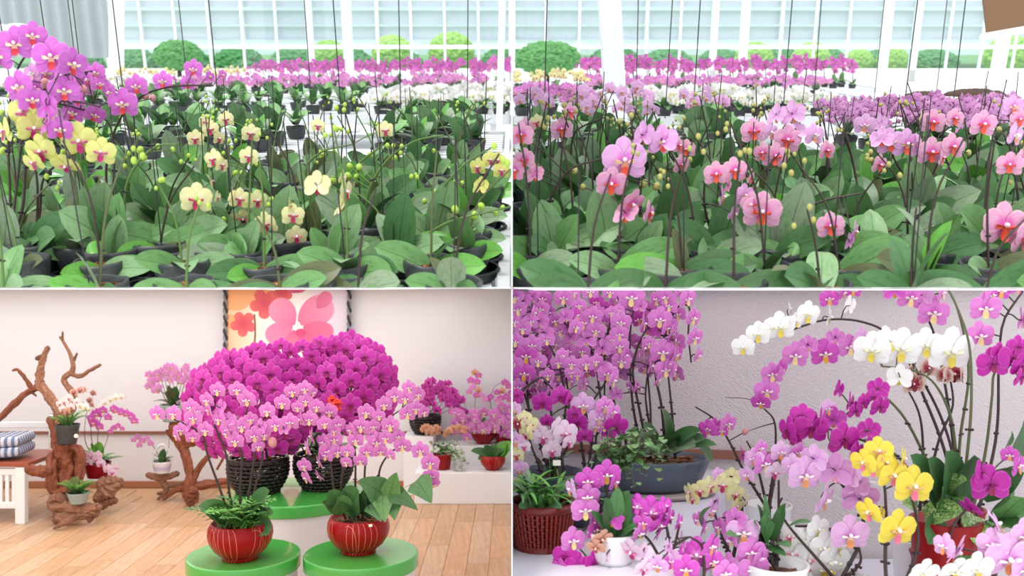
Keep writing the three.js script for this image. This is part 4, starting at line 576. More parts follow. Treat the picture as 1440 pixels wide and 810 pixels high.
{
  const D = 7.0, t = thing('driftwood_tree', 'gnarled brown driftwood tree with bare branches beside the white bench', 'driftwood', V(W(85, 0, D).x, 0, -D), LLc), L = (n, pts, r, s, m = M.wood) => part(n, mount(t, limb(pts.map((p) => [p[0], p[1], p[2] ?? D]), r, s)), m, t);
  L('trunk', [[100, 722], [92, 690], [93, 650], [92, 625]], [.13, .11, .09, .1], 1, M.woodRed); L('root', [[96, 690, 6.9], [78, 690, 6.9], [72, 655, 6.9], [72, 640]], [.04, .06, .05, .04], 2, M.woodRed);
  L('branch', [[92, 660], [80, 625], [76, 600], [70, 590]], [.06, .06, .05, .045], 3, M.woodRed); L('branch', [[72, 660, 6.75], [58, 663, 6.65], [40, 660, 6.6]], [.05, .06, .05], 4, M.woodRed); L('branch', [[105, 700], [112, 660], [110, 632], [84, 630]], [.05, .05, .05, .04], 5, M.woodRed);
  L('branch', [[88, 600], [82, 578], [70, 558], [55, 540]], [.06, .055, .05, .05], 6); L('branch', [[55, 542], [58, 515], [62, 500], [67, 489]], [.05, .04, .035, .028], 7); L('branch', [[60, 502], [52, 504]], [.03, .026], 8);
  L('branch', [[52, 545], [43, 549], [22, 566], [-6, 594]], [.03, .035, .033, .03], 9, M.woodRed); L('branch', [[45, 546], [36, 533], [24, 520], [18, 521]], [.026, .022, .018, .012], 10, M.woodRed); L('branch', [[44, 551], [51, 557]], [.016, .008], 11);
  L('branch', [[86, 605, 7.1], [104, 560, 7.1], [90, 533, 7.1], [102, 521, 7.1], [101, 505, 7.1], [90, 482, 7.1], [84, 474, 7.1]], [.045, .04, .032, .03, .027, .018, .012], 12); L('branch', [[88, 480, 7.1], [88, 467, 7.1]], [.014, .01], 13); L('branch', [[100, 525, 7.1], [112, 529, 7.1], [126, 521, 7.1], [141, 513, 7.1]], [.026, .024, .02, .016], 14); L('branch', [[102, 512, 7.1], [108, 497, 7.1]], [.016, .012], 15);
}
function stumpThing(label, D, limbs) { const c = W(limbs[0][0][0][0], 0, D), t = thing('driftwood_stump', label, 'driftwood', V(c.x, 0, -D), LLc); limbs.forEach(([pts, r, m], i) => part(i ? 'limb' : 'body', mount(t, limb(pts.map((p) => [p[0], p[1], p[2] ?? D]), r, i * 3 + D)), m ?? M.wood, t)); return t; }
stumpThing('low weathered driftwood stump under the grey bowl of ferns', 6.75, [[[[72, 712], [95, 712], [118, 716], [138, 714]], [.05, .06, .06, .05]], [[[82, 728], [108, 724], [136, 722]], [.06, .055, .04]], [[[76, 743, 6.6], [92, 734, 6.6], [110, 725]], [.012, .03, .04]], [[[70, 708], [80, 700], [92, 702]], [.04, .05, .04]], [[[80, 722], [78, 734]], [.04, .03]], [[[128, 720], [126, 732]], [.05, .03]]]);
stumpThing('bleached driftwood block under the red pot with pink-white flowers', 7.1, [[[[138, 700], [152, 690], [170, 680]], [.07, .09, .04]], [[[142, 680], [158, 677], [171, 676]], [.06, .06, .03]], [[[140, 712], [150, 706], [162, 704]], [.05, .05, .04]]]);
stumpThing('red-brown driftwood pedestal with spreading roots under the grey pot', 7.5, [[[[268, 700], [266, 660], [256, 625], [248, 600]], [.09, .05, .06, .11], M.woodRed], [[[266, 690], [285, 650], [310, 632], [330, 628]], [.05, .035, .03, .02], M.woodRed], [[[230, 702], [250, 688], [275, 684], [320, 676]], [.02, .035, .05, .03], M.woodRed], [[[268, 705, 7.3], [272, 690, 7.3]], [.07, .06], M.woodRed], [[[244, 616], [262, 622], [285, 618]], [.04, .06, .04], M.woodRed], [[[305, 660], [318, 640], [322, 655]], [.012, .016, .012], M.woodRed]]);
stumpThing('small gnarled driftwood stand under the white handled basket', 7.55, [[[[208, 668], [228, 672], [250, 666]], [.035, .045, .03]], [[[228, 675], [234, 690], [222, 702]], [.04, .03, .015]], [[[232, 684], [255, 680], [268, 676]], [.025, .02, .02]], [[[222, 694], [245, 690], [262, 690]], [.018, .022, .015]]]);
// --- white bench
{
  const D = 6.8, x1 = W(39, 0, D).x, h = E - 247 / F * D, t = thing('white_bench', 'white slatted bench with a red-brown seat board', 'bench', V(x1 - .7, 0, -D - .25), LLc), P = (n, w, hh, d, x, y, z, m) => part(n, new RoundedBoxGeometry(w, hh, d, 1, .006), m, t, V(x, y, z));
  P('seat_board', 1.5, .035, .56, x1 - .72, h, -D - .24, M.benchRed);
  for (const [x, z] of [[x1 - .045, -D], [x1 - .045, -D - .48], [x1 - 1.35, -D], [x1 - 1.35, -D - .48]]) P('leg', .075, h - .02, .06, x, (h - .02) / 2, z, M.white);
  P('back_post', .06, .3, .05, x1 - .06, h + .15, -D - .5, M.white);
  for (const y of [.14, h - .06]) P('rail', 1.3, .05, .03, x1 - .7, y, -D, M.white);
  for (let i = 0; i < 24; i++) P('slat', .03, h - .22, .02, x1 - .105 - i * .05, h / 2 + .04, -D, M.white);
  P('back_rail', 1.4, .05, .03, x1 - .72, h + .22, -D - .5, M.white);
}
{ const D = 6.95, p = W(10, 648, D), t = thing('checked_cushion', 'folded blue and white checked cushion on the white bench', 'cushion', V(p.x, E - 247 / F * 6.8 + .02, -D), LLc); for (const y of [.055, .135]) part('fold', new RoundedBoxGeometry(.42, .08, .36, 4, .038), M.check, t, t.position.clone().add(V(-.06, y, 0)), eul(0, .15, .05)); }
// --- plants round the driftwood
const smallPot = (t, p, r, h, mat, lip = .02) => { part('pot', lathe([[0, 0], [r * .74, 0], [r * .78, .01], [r, h - .015], [r + lip * .3, h], [r * .93, h], [r * .9, h - .03], [0, h - .03]], 26), mat, t, p); part('soil', soilGeo, M.soil, t, p.clone().add(V(0, h - .03, 0)), null, r * .88); return p.clone().add(V(0, h - .02, 0)); };
const hallPlant = (name, label, px, py, D) => thing(name, label, 'orchid', W(px, py, D), LLc);
{ const D = 6.85, t = hallPlant('potted_orchid', 'small red-white orchids over a fern in a black pot on driftwood', 95, 624, D), m = smallPot(t, t.position, .085, .15, M.potBlack); ferns(t, m, 20, .17, M.fern, grassGeo); ferns(t, m, 8, .16);
  part('round_label', new THREE.CylinderGeometry(.016, .016, .002, 14).rotateX(1.57), M.tag, t, W(107, 613, D - .082)); spike(t, D, [m, [94, 585], [92, 565], [100, 555]], { va: 'whiteRed', r: .003, flowers: [[90, 565, 14], [97, 560, 13], [88, 575, 12], [104, 552, 13, 0, 0, 0, 'redspot'], [113, 549, 13, 0, 0, 0, 'redspot'], [108, 565, 13], [100, 572, 13], [84, 568, 12], [94, 578, 12, 0, 0, 0, 'tan'], [118, 548, 10, 0, 0, 0, 'redspot'], [120, 572, 13, 0, 0, 0, 'white'], [112, 570, 12, 0, 0, 0, 'white']] }); }
{ const D = 7.2, t = hallPlant('potted_orchid', 'tall orchid with white and pink arching sprays in a red pot', 137, 671, D), m = smallPot(t, t.position, .1, .12, M.redPlain); for (let i = 0; i < 11; i++) part('leaf', LEAVES[i % 5], pick([M.leaf[0], M.leaf[3], M.leafBright]), t, m, eul(0, i * 2.3, 0), rr(.13, .21));
  spike(t, D, [m, [120, 620], [121, 585], [125, 572]], { va: 'redspot', r: .003, flowers: [[131, 553, 11], [126, 563, 11], [128, 570, 11], [120, 575, 10]] });
  spike(t, D, [m, [128, 610], [132, 580], [150, 565], [178, 558]], { va: 'white', r: .003, flowers: [[140, 573, 13], [148, 566, 13], [155, 562, 13], [163, 559, 13], [171, 558, 12], [117, 571, 13], [125, 575, 12]] });
  spike(t, D, [m, [138, 610], [144, 585], [165, 575], [190, 590]], { va: 'hot', r: .003, flowers: [[132, 595, 17], [136, 582, 16], [145, 577, 14], [152, 587, 13], [163, 577, 14], [171, 580, 14], [178, 582, 14], [185, 586, 14], [189, 592, 13], [160, 575, 13], [128, 588, 14], [140, 600, 14]] });
  spike(t, D, [m, [150, 620], [155, 605], [165, 598]], { va: 'hot', r: .0025, flowers: [[160, 602, 10], [166, 599, 10], [155, 607, 9], [172, 603, 8]] });
  spike(t, D - .1, [m, [125, 655], [130, 645]], { va: 'whitePink', r: .0025, flowers: [[128, 641, 16], [135, 646, 16], [124, 650, 14], [142, 652, 15], [138, 640, 14], [152, 660, 15], [158, 664, 15], [163, 658, 14], [120, 645, 13]] }); }
{ const D = 6.7, t = hallPlant('potted_orchid', 'green fern and leaves in a grey glass bowl on the stump', 110, 708, D), m = smallPot(t, t.position, .075, .085, M.greyPot); ferns(t, m, 16, .15); for (let i = 0; i < 7; i++) part('leaf', LEAVES[[1, 2, 6][i % 3]], pick([M.leaf[1], M.leaf[3]]), t, m, eul(0, i * .95, 0), rr(.1, .15)); part('shoot', mount(t, tube([m, W(112, 675, D), W(118, 655, D)], .003, .0015, 8, 4)), M.stem, t); }
{ const D = 7.5, t = hallPlant('potted_orchid', 'round-headed pale pink orchid in a grey pot before the wall', 244, 592, D), m = smallPot(t, t.position, .11, .14, M.greyPot); for (let i = 0; i < 10; i++) part('leaf', LEAVES[i % 5], pick([M.leaf[3], M.leafDark, M.leafOlive]), t, m, eul(0, i * 2.3, 0), rr(.12, .22));
  for (let k = 0; k < 9; k++) { const ex = 212 + k * 8, ey = 520 + Math.abs(k - 4) ** 2 * 1.1 + (k % 2) * 4, fl = []; for (let i = 0; i < 7; i++) fl.push([ex + rr(-8, 8), ey + rr(-11, 14), rr(11, 13), rr(-30, 30), rr(-5, 20), rr(-15, 15)]); spike(t, D, [m, [244 + (k - 4) * 3, 560], [244 + (k - 4) * 6, 535], [ex, ey]], { va: 'pink', flowers: fl, r: .003, mat: M.stem }); }
  spike(t, D, [m, [258, 575], [262, 570]], { va: 'whitePink', flowers: [[258, 568, 11], [264, 574, 11], [252, 565, 10], [268, 580, 10]], r: .003 }); }
{ const D = 7.5, t = hallPlant('potted_orchid', 'small pink orchid in a white basket with a hooped handle', 228, 665, D), m = smallPot(t, t.position, .075, .1, M.whitePot); part('band', new THREE.CylinderGeometry(.0735, .066, .035, 26, 1, true).translate(0, .045, 0), std({ color: 0xc9bedd, roughness: .5 }), t, t.position); part('handle', new THREE.TorusGeometry(.075, .006, 6, 24, Math.PI).scale(1, 2.1, 1), M.whitePot, t, m); for (let i = 0; i < 8; i++) part('leaf', LEAVES[i % 5], pick([M.leaf[0], M.leaf[3]]), t, m, eul(0, i * 2.3, 0), rr(.1, .15)); spike(t, D, [m, [220, 635], [210, 622], [195, 618]], { va: 'pink', r: .0025, flowers: [[194, 615, 11], [200, 620, 11], [207, 617, 10], [212, 624, 11], [196, 626, 10], [188, 619, 9]] }); spike(t, D, [m, [237, 630], [238, 612]], { va: 'pink', r: .002, flowers: [] }); }
// --- white stepped display
const sx0 = W(583, 0, 7.4).x, stepH1 = E - 260 / F * 7.4, stepH2 = E - 223 / F * 7.68;
{ const t = thing('display_step', 'low white step carrying the front red bowl and ivy', 'display step', V(sx0 / 2, 0, -7.54), LLc); part('block', new RoundedBoxGeometry(-sx0 - .004, stepH1, .3, 1, .006), M.white, t, V(sx0 / 2 - .002, stepH1 / 2, -7.55)); }
{ const x = W(610, 0, 7.68).x, t = thing('display_step', 'higher white step against the wall carrying dark and red bowls', 'display step', V(x / 2, 0, -7.86), LLc); part('block', new RoundedBoxGeometry(-x - .004, stepH2, .3, 1, .006), M.white, t, V(x / 2 - .002, stepH2 / 2, -7.86)); }
{ const D = 7.4, x = W(560, 0, D).x, t = thing('display_step', 'small white cube step under the dark bowl of magenta orchids', 'display step', V(x, 0, -D - .1), LLc); part('block', new RoundedBoxGeometry(.26, E - 215 / F * 7.5, .3, 1, .006), M.white, t, V(W(590, 0, 7.8).x, (E - 215 / F * 7.5) / 2, -7.86)); }
const stepPlant = (label, px, D, y) => thing('potted_orchid', label, 'orchid', V(W(px, 0, D).x, y, -D), LLc);
{ const t = stepPlant('dense magenta orchids in a dark bowl on the white cube', 598, 7.86, E - 215 / F * 7.5), D = 7.8; wovenBasket(t, t.position, .13, .16, M.blackBasket, 7, 20, .6, .15); const m = t.position.clone().add(V(0, .15, 0));
  for (let k = 0; k < 8; k++) { const ex = 592 + k * 8.5, ey = [552, 542, 540, 550, 545, 545, 556, 566][k], fl = []; for (let i = 0; i < 10; i++) fl.push([ex + rr(-8, 8), ey + rr(-6, 28), rr(11, 14), rr(-35, 35), rr(-5, 20), rr(-20, 20)]); spike(t, D, [m, [598 + k * 2, 585], [ex, ey]], { va: 'magenta', flowers: fl, r: .003 }); }
  for (const [px, py] of [[600, 601], [607, 604], [614, 602], [603, 608], [596, 603], [611, 609], [618, 606]]) { const f = part('ruffled_bloom', flowerGeo('tan', 1).tepals, M.petalPlain, t, W(px, py, 7.66), face(rr(-30, 30), 10, rr(0, 90)), .075); } for (let i = 0; i < 8; i++) part('leaf', LEAVES[i % 5], pick([M.leafDark, M.leaf[3]]), t, m, eul(0, i * .8, 0), rr(.1, .16)); }
{ const t = stepPlant('pink orchid in a red bowl on the higher white step', 680, 7.84, stepH2), m = redBowl(t, t.position, .11, M.redPlain), D = 7.78; for (let i = 0; i < 6; i++) part('leaf', LEAVES[i % 5], M.leaf[3], t, m, eul(0, i, 0), .12); for (let k = 0; k < 6; k++) { const ex = 645 + k * 14, ey = 590 + (k % 2) * 8, fl = []; for (let i = 0; i < 8; i++) fl.push([ex + rr(-9, 9), ey + rr(-12, 18), rr(14, 18), rr(-30, 30), rr(0, 20), rr(-15, 15)]); spike(t, D, [m, [680 + (k - 3) * 4, 600], [ex, ey - 8]], { va: 'pink', flowers: fl, r: .003, fdz: .06 }); }
  spike(t, D, [m, [668, 575], [670, 550], [668, 522]], { va: 'tan', r: .003, flowers: [[668, 524, 12], [673, 528, 11, 0, 0, 0, 'hot'], [662, 535, 12, 0, 0, 0, 'hot'], [671, 537, 11, 0, 0, 0, 'hot'], [665, 545, 12, 0, 0, 0, 'pink'], [673, 549, 11], [660, 551, 11, 0, 0, 0, 'pink'], [670, 556, 11, 0, 0, 0, 'hot'], [678, 556, 10, 0, 0, 0, 'pink'], [682, 562, 10, 0, 0, 0, 'pink']] });
  for (const [px, py] of [[638, 603], [646, 602], [653, 604], [632, 606], [628, 610]]) part('ruffled_bloom', flowerGeo('tan', 1).tepals, M.petalPlain, t, W(px, py, 7.6), face(rr(-30, 30), 10, rr(0, 90)), .075); }
{ const t = stepPlant('red-pink orchid on thin arching stems by the partition', 708, 7.86, stepH2), m = smallPot(t, t.position, .085, .12, M.redPlain), D = 7.8; spike(t, D, [m, [690, 570], [695, 545], [708, 538], [722, 545]], { va: 'hot', r: .003, flowers: [[710, 538, 12], [716, 543, 12], [719, 552, 11]] }); spike(t, D, [m, [702, 575], [705, 560], [715, 552]], { va: 'hot', r: .003, flowers: [[699, 552, 11], [706, 550, 12, 0, 0, 0, 'tan'], [712, 558, 12], [704, 560, 11], [717, 562, 11], [700, 563, 11, 0, 0, 0, 'pink'], [690, 558, 10], [686, 562, 10]] }); spike(t, D, [m, [712, 590], [712, 575]], { va: 'pink', r: .003, flowers: [[706, 572, 15], [716, 575, 15], [700, 580, 15], [712, 585, 16], [719, 590, 15], [716, 605, 15], [707, 608, 14]] }); for (let i = 0; i < 6; i++) part('leaf', LEAVES[i % 5], M.leaf[3], t, m, eul(0, i, 0), .12); }
function vine(t, pts, D, n, mats, size) { const P = pts.map((p) => W(p[0], p[1], D - (p[2] ?? 0))), cv = new THREE.CatmullRomCurve3(P); part('vine', mount(t, tube(P, .002, .0012, 16, 4)), M.stemOlive, t); const g = memo('ivyleaf', () => leafShape(1, 1, .3, .9, 4, 4, .15)); for (let i = 0; i < n; i++) part('leaf', g, pick(mats), t, cv.getPointAt((i + rnd()) / n).add(V(rr(-.012, .012), rr(-.01, .01), rr(0, .015))), eul(rr(.3, 1.6), rr(-.8, .8), rr(-.8, .8)), size * rr(.7, 1.2)); }
{ const D = 7.56, t = stepPlant('trailing pale ivy in a brown-red pot on the low step', 622, D, stepH1), m = smallPot(t, t.position, .085, .13, M.redPlain); part('label_band', new THREE.CylinderGeometry(.082, .078, .03, 20, 1, true, 2.2, 1.2).translate(0, .07, 0), M.tag, t, t.position); const mats = [M.ivy, M.ivy, M.ivyPale]; for (let i = 0; i < 9; i++) vine(t, [[622, 640], [606 + i * 4, 626 - (i % 3) * 4], [602 + i * 6, 632 + (i % 2) * 5, .04]], D, 9, mats, .035); vine(t, [[630, 636], [645, 640, .05], [650, 660, .08], [648, 682, .08]], D, 20, mats, .034); vine(t, [[630, 634], [638, 645, .06], [640, 670, .08]], D, 16, mats, .034); vine(t, [[632, 634], [650, 635, .05], [655, 652, .08]], D, 14, mats, .034); }
{ const D = 7.54, t = stepPlant('glossy red bowl with cream lines on the low white step', 693, D, stepH1), m = redBowl(t, t.position, .108); for (const [bx, by, w] of [[662, 634, 14], [672, 646, 14], [690, 626, 16], [705, 632, 14], [714, 622, 16], [680, 628, 14]]) addLeafAB(t, m, W(bx, by, D - .05), w * D / F, pick([M.leaf[3], M.leaf[1]]), {}); for (const [bx, by] of [[712, 628], [718, 632], [720, 622], [708, 640]]) addLeafAB(t, m.clone().add(V(.05, 0, 0)), W(bx, by, D - .08), 16 * D / F, M.leafBright, { n: V(0, .5, .8) }); spike(t, D, [m, [682, 615], [680, 608]], { r: .003, flowers: [] }); spike(t, D, [m, [700, 610], [704, 600]], { r: .003, flowers: [] }); }
// ================================================================== STUCCO ALCOVE (lower right)
const ZR = 3.25, TY = E - .66, TY2 = E - .98;
{ const g = BX(5, E - .004, .1), u = g.attributes.uv; for (let i = 0; i < u.count; i++) u.setXY(i, u.getX(i) * 6, u.getY(i) * 2.2); struct('wall_back', g, M.wallLR, V(2.5 + .002, E / 2 - .002, -ZR - .05), null, FREE, 'rough pale stucco wall behind the crowded orchids'); }
struct('wall_right', BX(.1, E, 2.4), M.wallLR, V(3.4, E / 2, -2.1), null, FREE, 'stucco side wall of the alcove');
struct('trim_2', BX(.9, .03, .05), M.railBrown, W(985, 636, ZR).setX(.62), eul(0, 0, -.04), FREE, 'dark ledge strip along the stucco wall');
struct('floor', BX(5, .04, 3), M.concrete, V(2.5, .0, -2.6), null, FREE, 'pale floor under the orchid shelves');
{ const s = new THREE.Shape(); s.moveTo(.002, 1.93); s.lineTo(.36, 1.93); s.lineTo(.78, ZR); s.lineTo(.002, ZR); s.closePath(); const g = new THREE.ExtrudeGeometry(s, { depth: TY - .02, bevelEnabled: false }).rotateX(-Math.PI / 2); g.scale(1, 1, 1); const t = thing('white_shelf', 'white display block under the red basket and blue bowl', 'shelf', V(0, .02, 0), FREE); part('block', g, M.shelf, t, V(0, .02, 0)); }
{ const t = thing('white_shelf', 'low white table under the white and yellow orchids', 'shelf', V(1.6, .02, -2.6), FREE); part('top', new RoundedBoxGeometry(2.3, .05, 1.25, 2, .01), M.shelf, t, V(1.95, TY2 - .025, -2.6)); for (const x of [.85, 3.05]) for (const z of [-2.05, -3.15]) part('leg', BX(.06, TY2 - .07, .06), M.shelf, t, V(x, .02 + (TY2 - .07) / 2, z)); }
const alc = (name, label, px, D, y, cat = 'orchid') => thing(name, label, cat, V(W(px, 0, D).x, y, -D), LRc);
const S = (t, D, pts, va, flowers, o = {}) => spike(t, D, pts, { va, flowers, r: .0046, clips: o.noclip ? [] : [.14, .24, .34, .45, .56], clipSize: .0105, ...o });
// blue bowl with the tall pink mass
{
  const D = 2.86, t = alc('potted_orchid', 'tall crowded pink orchids in an oval blue-grey bowl with saucer', 915, D, TY), b = t.position, sc = V(1.25, 1, .8);
  part('saucer', lathe([[0, 0], [.15, 0], [.17, .012], [.165, .016], [0, .012]], 40), M.saucer, t, b, null, sc); part('bowl', lathe([[0, .014], [.1, .014], [.125, .03], [.15, .1], [.152, .115], [.145, .118], [.14, .105], [0, .1]], 44), M.blueBowl, t, b, null, sc); part('soil', soilGeo, M.soil, t, b.clone().add(V(0, .102, 0)), null, V(.17, .1, .11));
  const m = (x) => b.clone().add(V(x, .1, 0));
  for (const [ax, ay, bx, by, w, mat] of [[925, 628, 905, 600, 30, M.leafDark], [925, 632, 900, 628, 44, M.leaf[4]], [940, 628, 985, 606, 26, M.leaf[3]], [935, 632, 978, 628, 36, M.leaf[4]], [945, 625, 930, 575, 22, M.leafDark], [950, 630, 1008, 626, 18, M.leaf[1]], [915, 630, 880, 612, 26, M.leaf[3]], [935, 634, 945, 612, 36, M.leafDark], [985, 625, 1000, 650, 14, M.leafDark], [950, 632, 990, 618, 30, M.leaf[1]]]) addLeafAB(t, W(ax, ay, D), W(bx, by, D - .12), w * D / F, mat, { n: V(0, .6, .8) });
  S(t, D, [m(-.1), [845, 560], [835, 500], [805, 450], [793, 425]], 'pink', [[793, 419, 30, -5], [798, 446, 28], [819, 454, 30], [814, 430, 24], [776, 440, 24, -60], [807, 412, 22, 10], [795, 485, 24], [796, 462, 30, 160], [779, 452, 24, 20]]);
  S(t, D, [m(-.06), [862, 560], [850, 500], [860, 450], [870, 420], [850, 408], [820, 405]], 'pink', [[830, 410, 26], [858, 411, 24], [840, 440, 26, 140], [838, 465, 30], [848, 490, 28, 160], [824, 476, 34, 170], [819, 494, 24]]);
  S(t, D, [m(-.02), [890, 570], [886, 510], [887, 460], [892, 430]], 'pink', [[888, 418, 40], [873, 453, 32], [871, 470, 28], [871, 487, 30], [860, 440, 20], [870, 436, 18, 10], [874, 508, 30], [880, 500, 26, 40], [861, 478, 20, -10]]);
  S(t, D, [m(0), [898, 570], [890, 520], [900, 480], [925, 440], [940, 415]], 'pink', [[905, 455, 32, 70], [904, 490, 34, 75], [928, 449, 36], [937, 418, 30, -50], [913, 483, 22], [932, 495, 38], [915, 515, 28, 70], [938, 462, 24, 40], [900, 430, 22, 150], [942, 430, 26, -30], [895, 545, 24, 60], [886, 545, 22, -70]]);
  S(t, D, [m(.05), [930, 570], [922, 520], [935, 470], [955, 430], [968, 430], [968, 470], [972, 510]], 'pink', [[967, 420, 32, 30], [975, 447, 30, 30], [977, 475, 30, 35], [982, 500, 26, 50], [945, 470, 26, 60], [950, 500, 26, 65], [960, 408, 26], [948, 478, 24, 80], [941, 512, 22, 40]]);
  S(t, D, [m(.08), [945, 580], [940, 530], [938, 510], [936, 500]], 'pink', [[936, 520, 34], [925, 535, 26, 70], [948, 520, 22, 60]]); S(t, D, [m(.02), [908, 560], [910, 530]], 'pink', [[900, 548, 20, 80], [866, 555, 22, 160]]);
}
// the pink mass at the partition
{
  const D = 2.72, t = alc('potted_orchid', 'dense light pink orchids in a grey pot beside the ferns', 775, D, TY), m = smallPot(t, t.position, .1, .1, M.blueBowl);
  S(t, D, [m, [775, 580], [765, 520], [750, 480], [735, 440]], 'pink', [[748, 485, 30], [728, 435, 28], [737, 422, 24, 150], [746, 452, 24], [735, 462, 26], [760, 452, 28, 150], [724, 418, 28], [751, 440, 22, 60], [725, 480, 26], [768, 468, 24, 160]]);
  S(t, D, [m, [745, 580], [735, 540], [730, 500]], 'hot', [[740, 500, 34], [737, 525, 34], [728, 545, 26, 0, 0, 0, 'pink'], [757, 508, 26, 0, 0, 0, 'pink'], [724, 512, 26, 0, 0, 0, 'pink'], [724, 452, 24, 20, 0, 0, 'pink'], [727, 560, 22]]);
  S(t, D, [m, [795, 580], [790, 530], [780, 500], [770, 480]], 'pink', [[769, 478, 24], [785, 510, 24], [804, 512, 24], [803, 524, 20], [824, 512, 26], [760, 535, 26, 70], [745, 540, 26, 75], [775, 547, 26, 60], [755, 560, 24, -60], [790, 500, 22, 30], [812, 528, 20], [770, 528, 22]]);
  S(t, D, [m, [830, 570], [850, 540], [855, 530]], 'pink', [[855, 526, 32], [862, 535, 28, 50], [822, 540, 26, 80], [838, 508, 22, 20], [845, 515, 24, 140]]);
  ferns(t, m, 10, .12, M.ivy, grassGeo);
}
for (const [cx, x0, x1, y0, y1, n] of [[745, 722, 770, 415, 560, 30], [800, 765, 835, 440, 545, 26], [855, 830, 885, 420, 530, 20], [915, 890, 955, 420, 530, 20]]) { const t = things.find((o) => o.userData.label?.startsWith(cx > 840 ? 'tall crowded pink' : 'dense light pink')), D = cx > 840 ? 2.93 : 2.84, m = t.position.clone().add(V(0, .1, 0)); spike(t, D, [m, [cx, 580], [cx - 4, 520], [cx, 460], [cx + 4, (y0 + 20)]], { va: 'pink', r: .0036, flowers: fill(t, D, ['pink', 'pink', 'hot', 'pinkBack'], n, x0, x1, y0, y1, 24, 30) }); }
// mixed magenta plant in front of it
{
  const D = 2.5, t = alc('potted_orchid', 'magenta and pale orchids on thin wiry stems before the ivy', 825, D, TY), m = smallPot(t, t.position, .085, .1, M.blueBowl);
  S(t, D, [m, [820, 640], [812, 600], [800, 575], [775, 545], [762, 530]], 'magenta', [[763, 567, 32, -10], [788, 558, 32, 20, 0, 0], [769, 593, 22, 0], [800, 562, 24, 60], [727, 556, 20], [722, 565, 20]]);
  S(t, D, [m, [830, 640], [832, 600], [815, 570]], 'pale', [[820, 570, 36], [842, 588, 34, 10, 0, 0, 'pale'], [850, 572, 30, 20, 0, 0, 'pink'], [838, 600, 24], [862, 580, 30, 40, 0, 0, 'pink'], [850, 600, 22, 0, 0, 0, 'pink']]);
  S(t, D, [m, [838, 640], [840, 610], [860, 600]], 'magenta', [[812, 594, 32, -20], [822, 613, 26, 10], [866, 600, 38, 10], [856, 612, 24, 150], [808, 582, 24]]);
}
{ const D = 2.4, t = alc('potted_orchid', 'white-pink orchid with magenta lips above the red basket', 775, D, TY), m = smallPot(t, t.position, .07, .09, M.blueBowl); S(t, D, [m, [790, 680], [790, 640], [778, 612]], 'whitePink', [[764, 615, 32, -5], [795, 610, 38, 15], [776, 634, 30, 5], [785, 600, 28, 40], [757, 605, 24, -40], [800, 622, 24, 40]]); S(t, D, [m, [760, 660], [745, 620], [742, 600]], 'cream', [[745, 597, 28], [750, 605, 24, 30], [740, 610, 24, -30], [738, 588, 22, 10, -10]]); S(t, D, [m, [740, 670], [730, 640], [728, 605]], 'redspot', [[728, 596, 28], [725, 620, 26, 0, 0, 0, 'pale'], [726, 640, 24, 0, 0, 0, 'cream'], [731, 660, 28, 0, 0, 0, 'pale'], [727, 682, 22, 0, 0, 0, 'cream'], [724, 575, 20, 0, 0, 0, 'pale'], [737, 628, 20, 0, 0, 0, 'whitePink']]); part('price_card', BX(.02, .014, .002), M.tag, t, W(783, 651, D - .08)); }
{ const D = 2.02, t = alc('potted_orchid', 'mixed pink and magenta orchids spilling over the shelf edge', 985, D, TY2), m = smallPot(t, t.position, .06, .24, M.whitePot); S(t, D, [m, [990, 790], [985, 765], [970, 755]], 'pink', [[1000, 768, 36, 40, 10, 0, 'hot'], [965, 800, 40, -10, 10, 0, 'hot'], [1020, 805, 38, 10, 20, 0, 'pink'], [925, 795, 34, -20, 20, 0, 'pale'], [940, 770, 26, 100, 0, 0, 'pale'], [905, 800, 30, 20, 20, 0, 'whitePink']], { noclip: true }); }
// ivy between
{ const D = 2.42, t = alc('potted_ivy', 'small-leaved green ivy tumbling between bowl and basket', 870, D, TY, 'ivy'), m = smallPot(t, t.position, .06, .08, M.blueBowl); const mats = [M.ivy, M.leaf[2], M.leaf[0], M.ivy]; for (let i = 0; i < 22; i++) vine(t, [[870, 660], [845 + i * 4, 630 - (i % 4) * 9], [838 + i * 5, 625 + (i % 5) * 13, .05]], D, 11, mats, .02); vine(t, [[885, 640], [888, 660, .06], [892, 688, .08]], D, 10, mats, .018); vine(t, [[850, 640], [835, 640, .04], [825, 660, .06], [818, 680, .06]], D, 7, mats, .016); }
// red basket with grassy foliage
{ const D = 2.27, t = alc('potted_plant', 'grassy green foliage plant in a dark red woven basket', 762, D, TY, 'plant'); wovenBasket(t, t.position, .082, .108, M.redBasket, 13, 22, .74, .0); const st = []; for (let i = 0; i < 44; i++) { const a = i / 44 * 6.283; st.push(tube([V(Math.cos(a) * .066, 0, Math.sin(a) * .066), V(Math.cos(a + .03) * .087, .108, Math.sin(a + .03) * .087)], .0036, .0036, 2, 5)); } part('cane', mergeGeometries(st), M.redBasketPale, t, t.position); const m = t.position.clone().add(V(0, .1, 0)); for (let i = 0; i < 60; i++) part('blade', i % 2 ? grassGeo : grassGeo2, pick([M.fern, M.fernDark, M.leaf[2]]), t, m.clone().add(V(rr(-.05, .05), rr(0, .02), rr(-.05, .05))), eul(0, i * 2.4, 0), V(.13, rr(.07, .15), rr(.09, .15))); for (const [bx, by, w] of [[730, 715, 22], [775, 700, 24], [790, 715, 18], [745, 690, 16]]) addLeafAB(t, m, W(bx, by, D - .09), w * D / F, M.leaf[1], {}); }
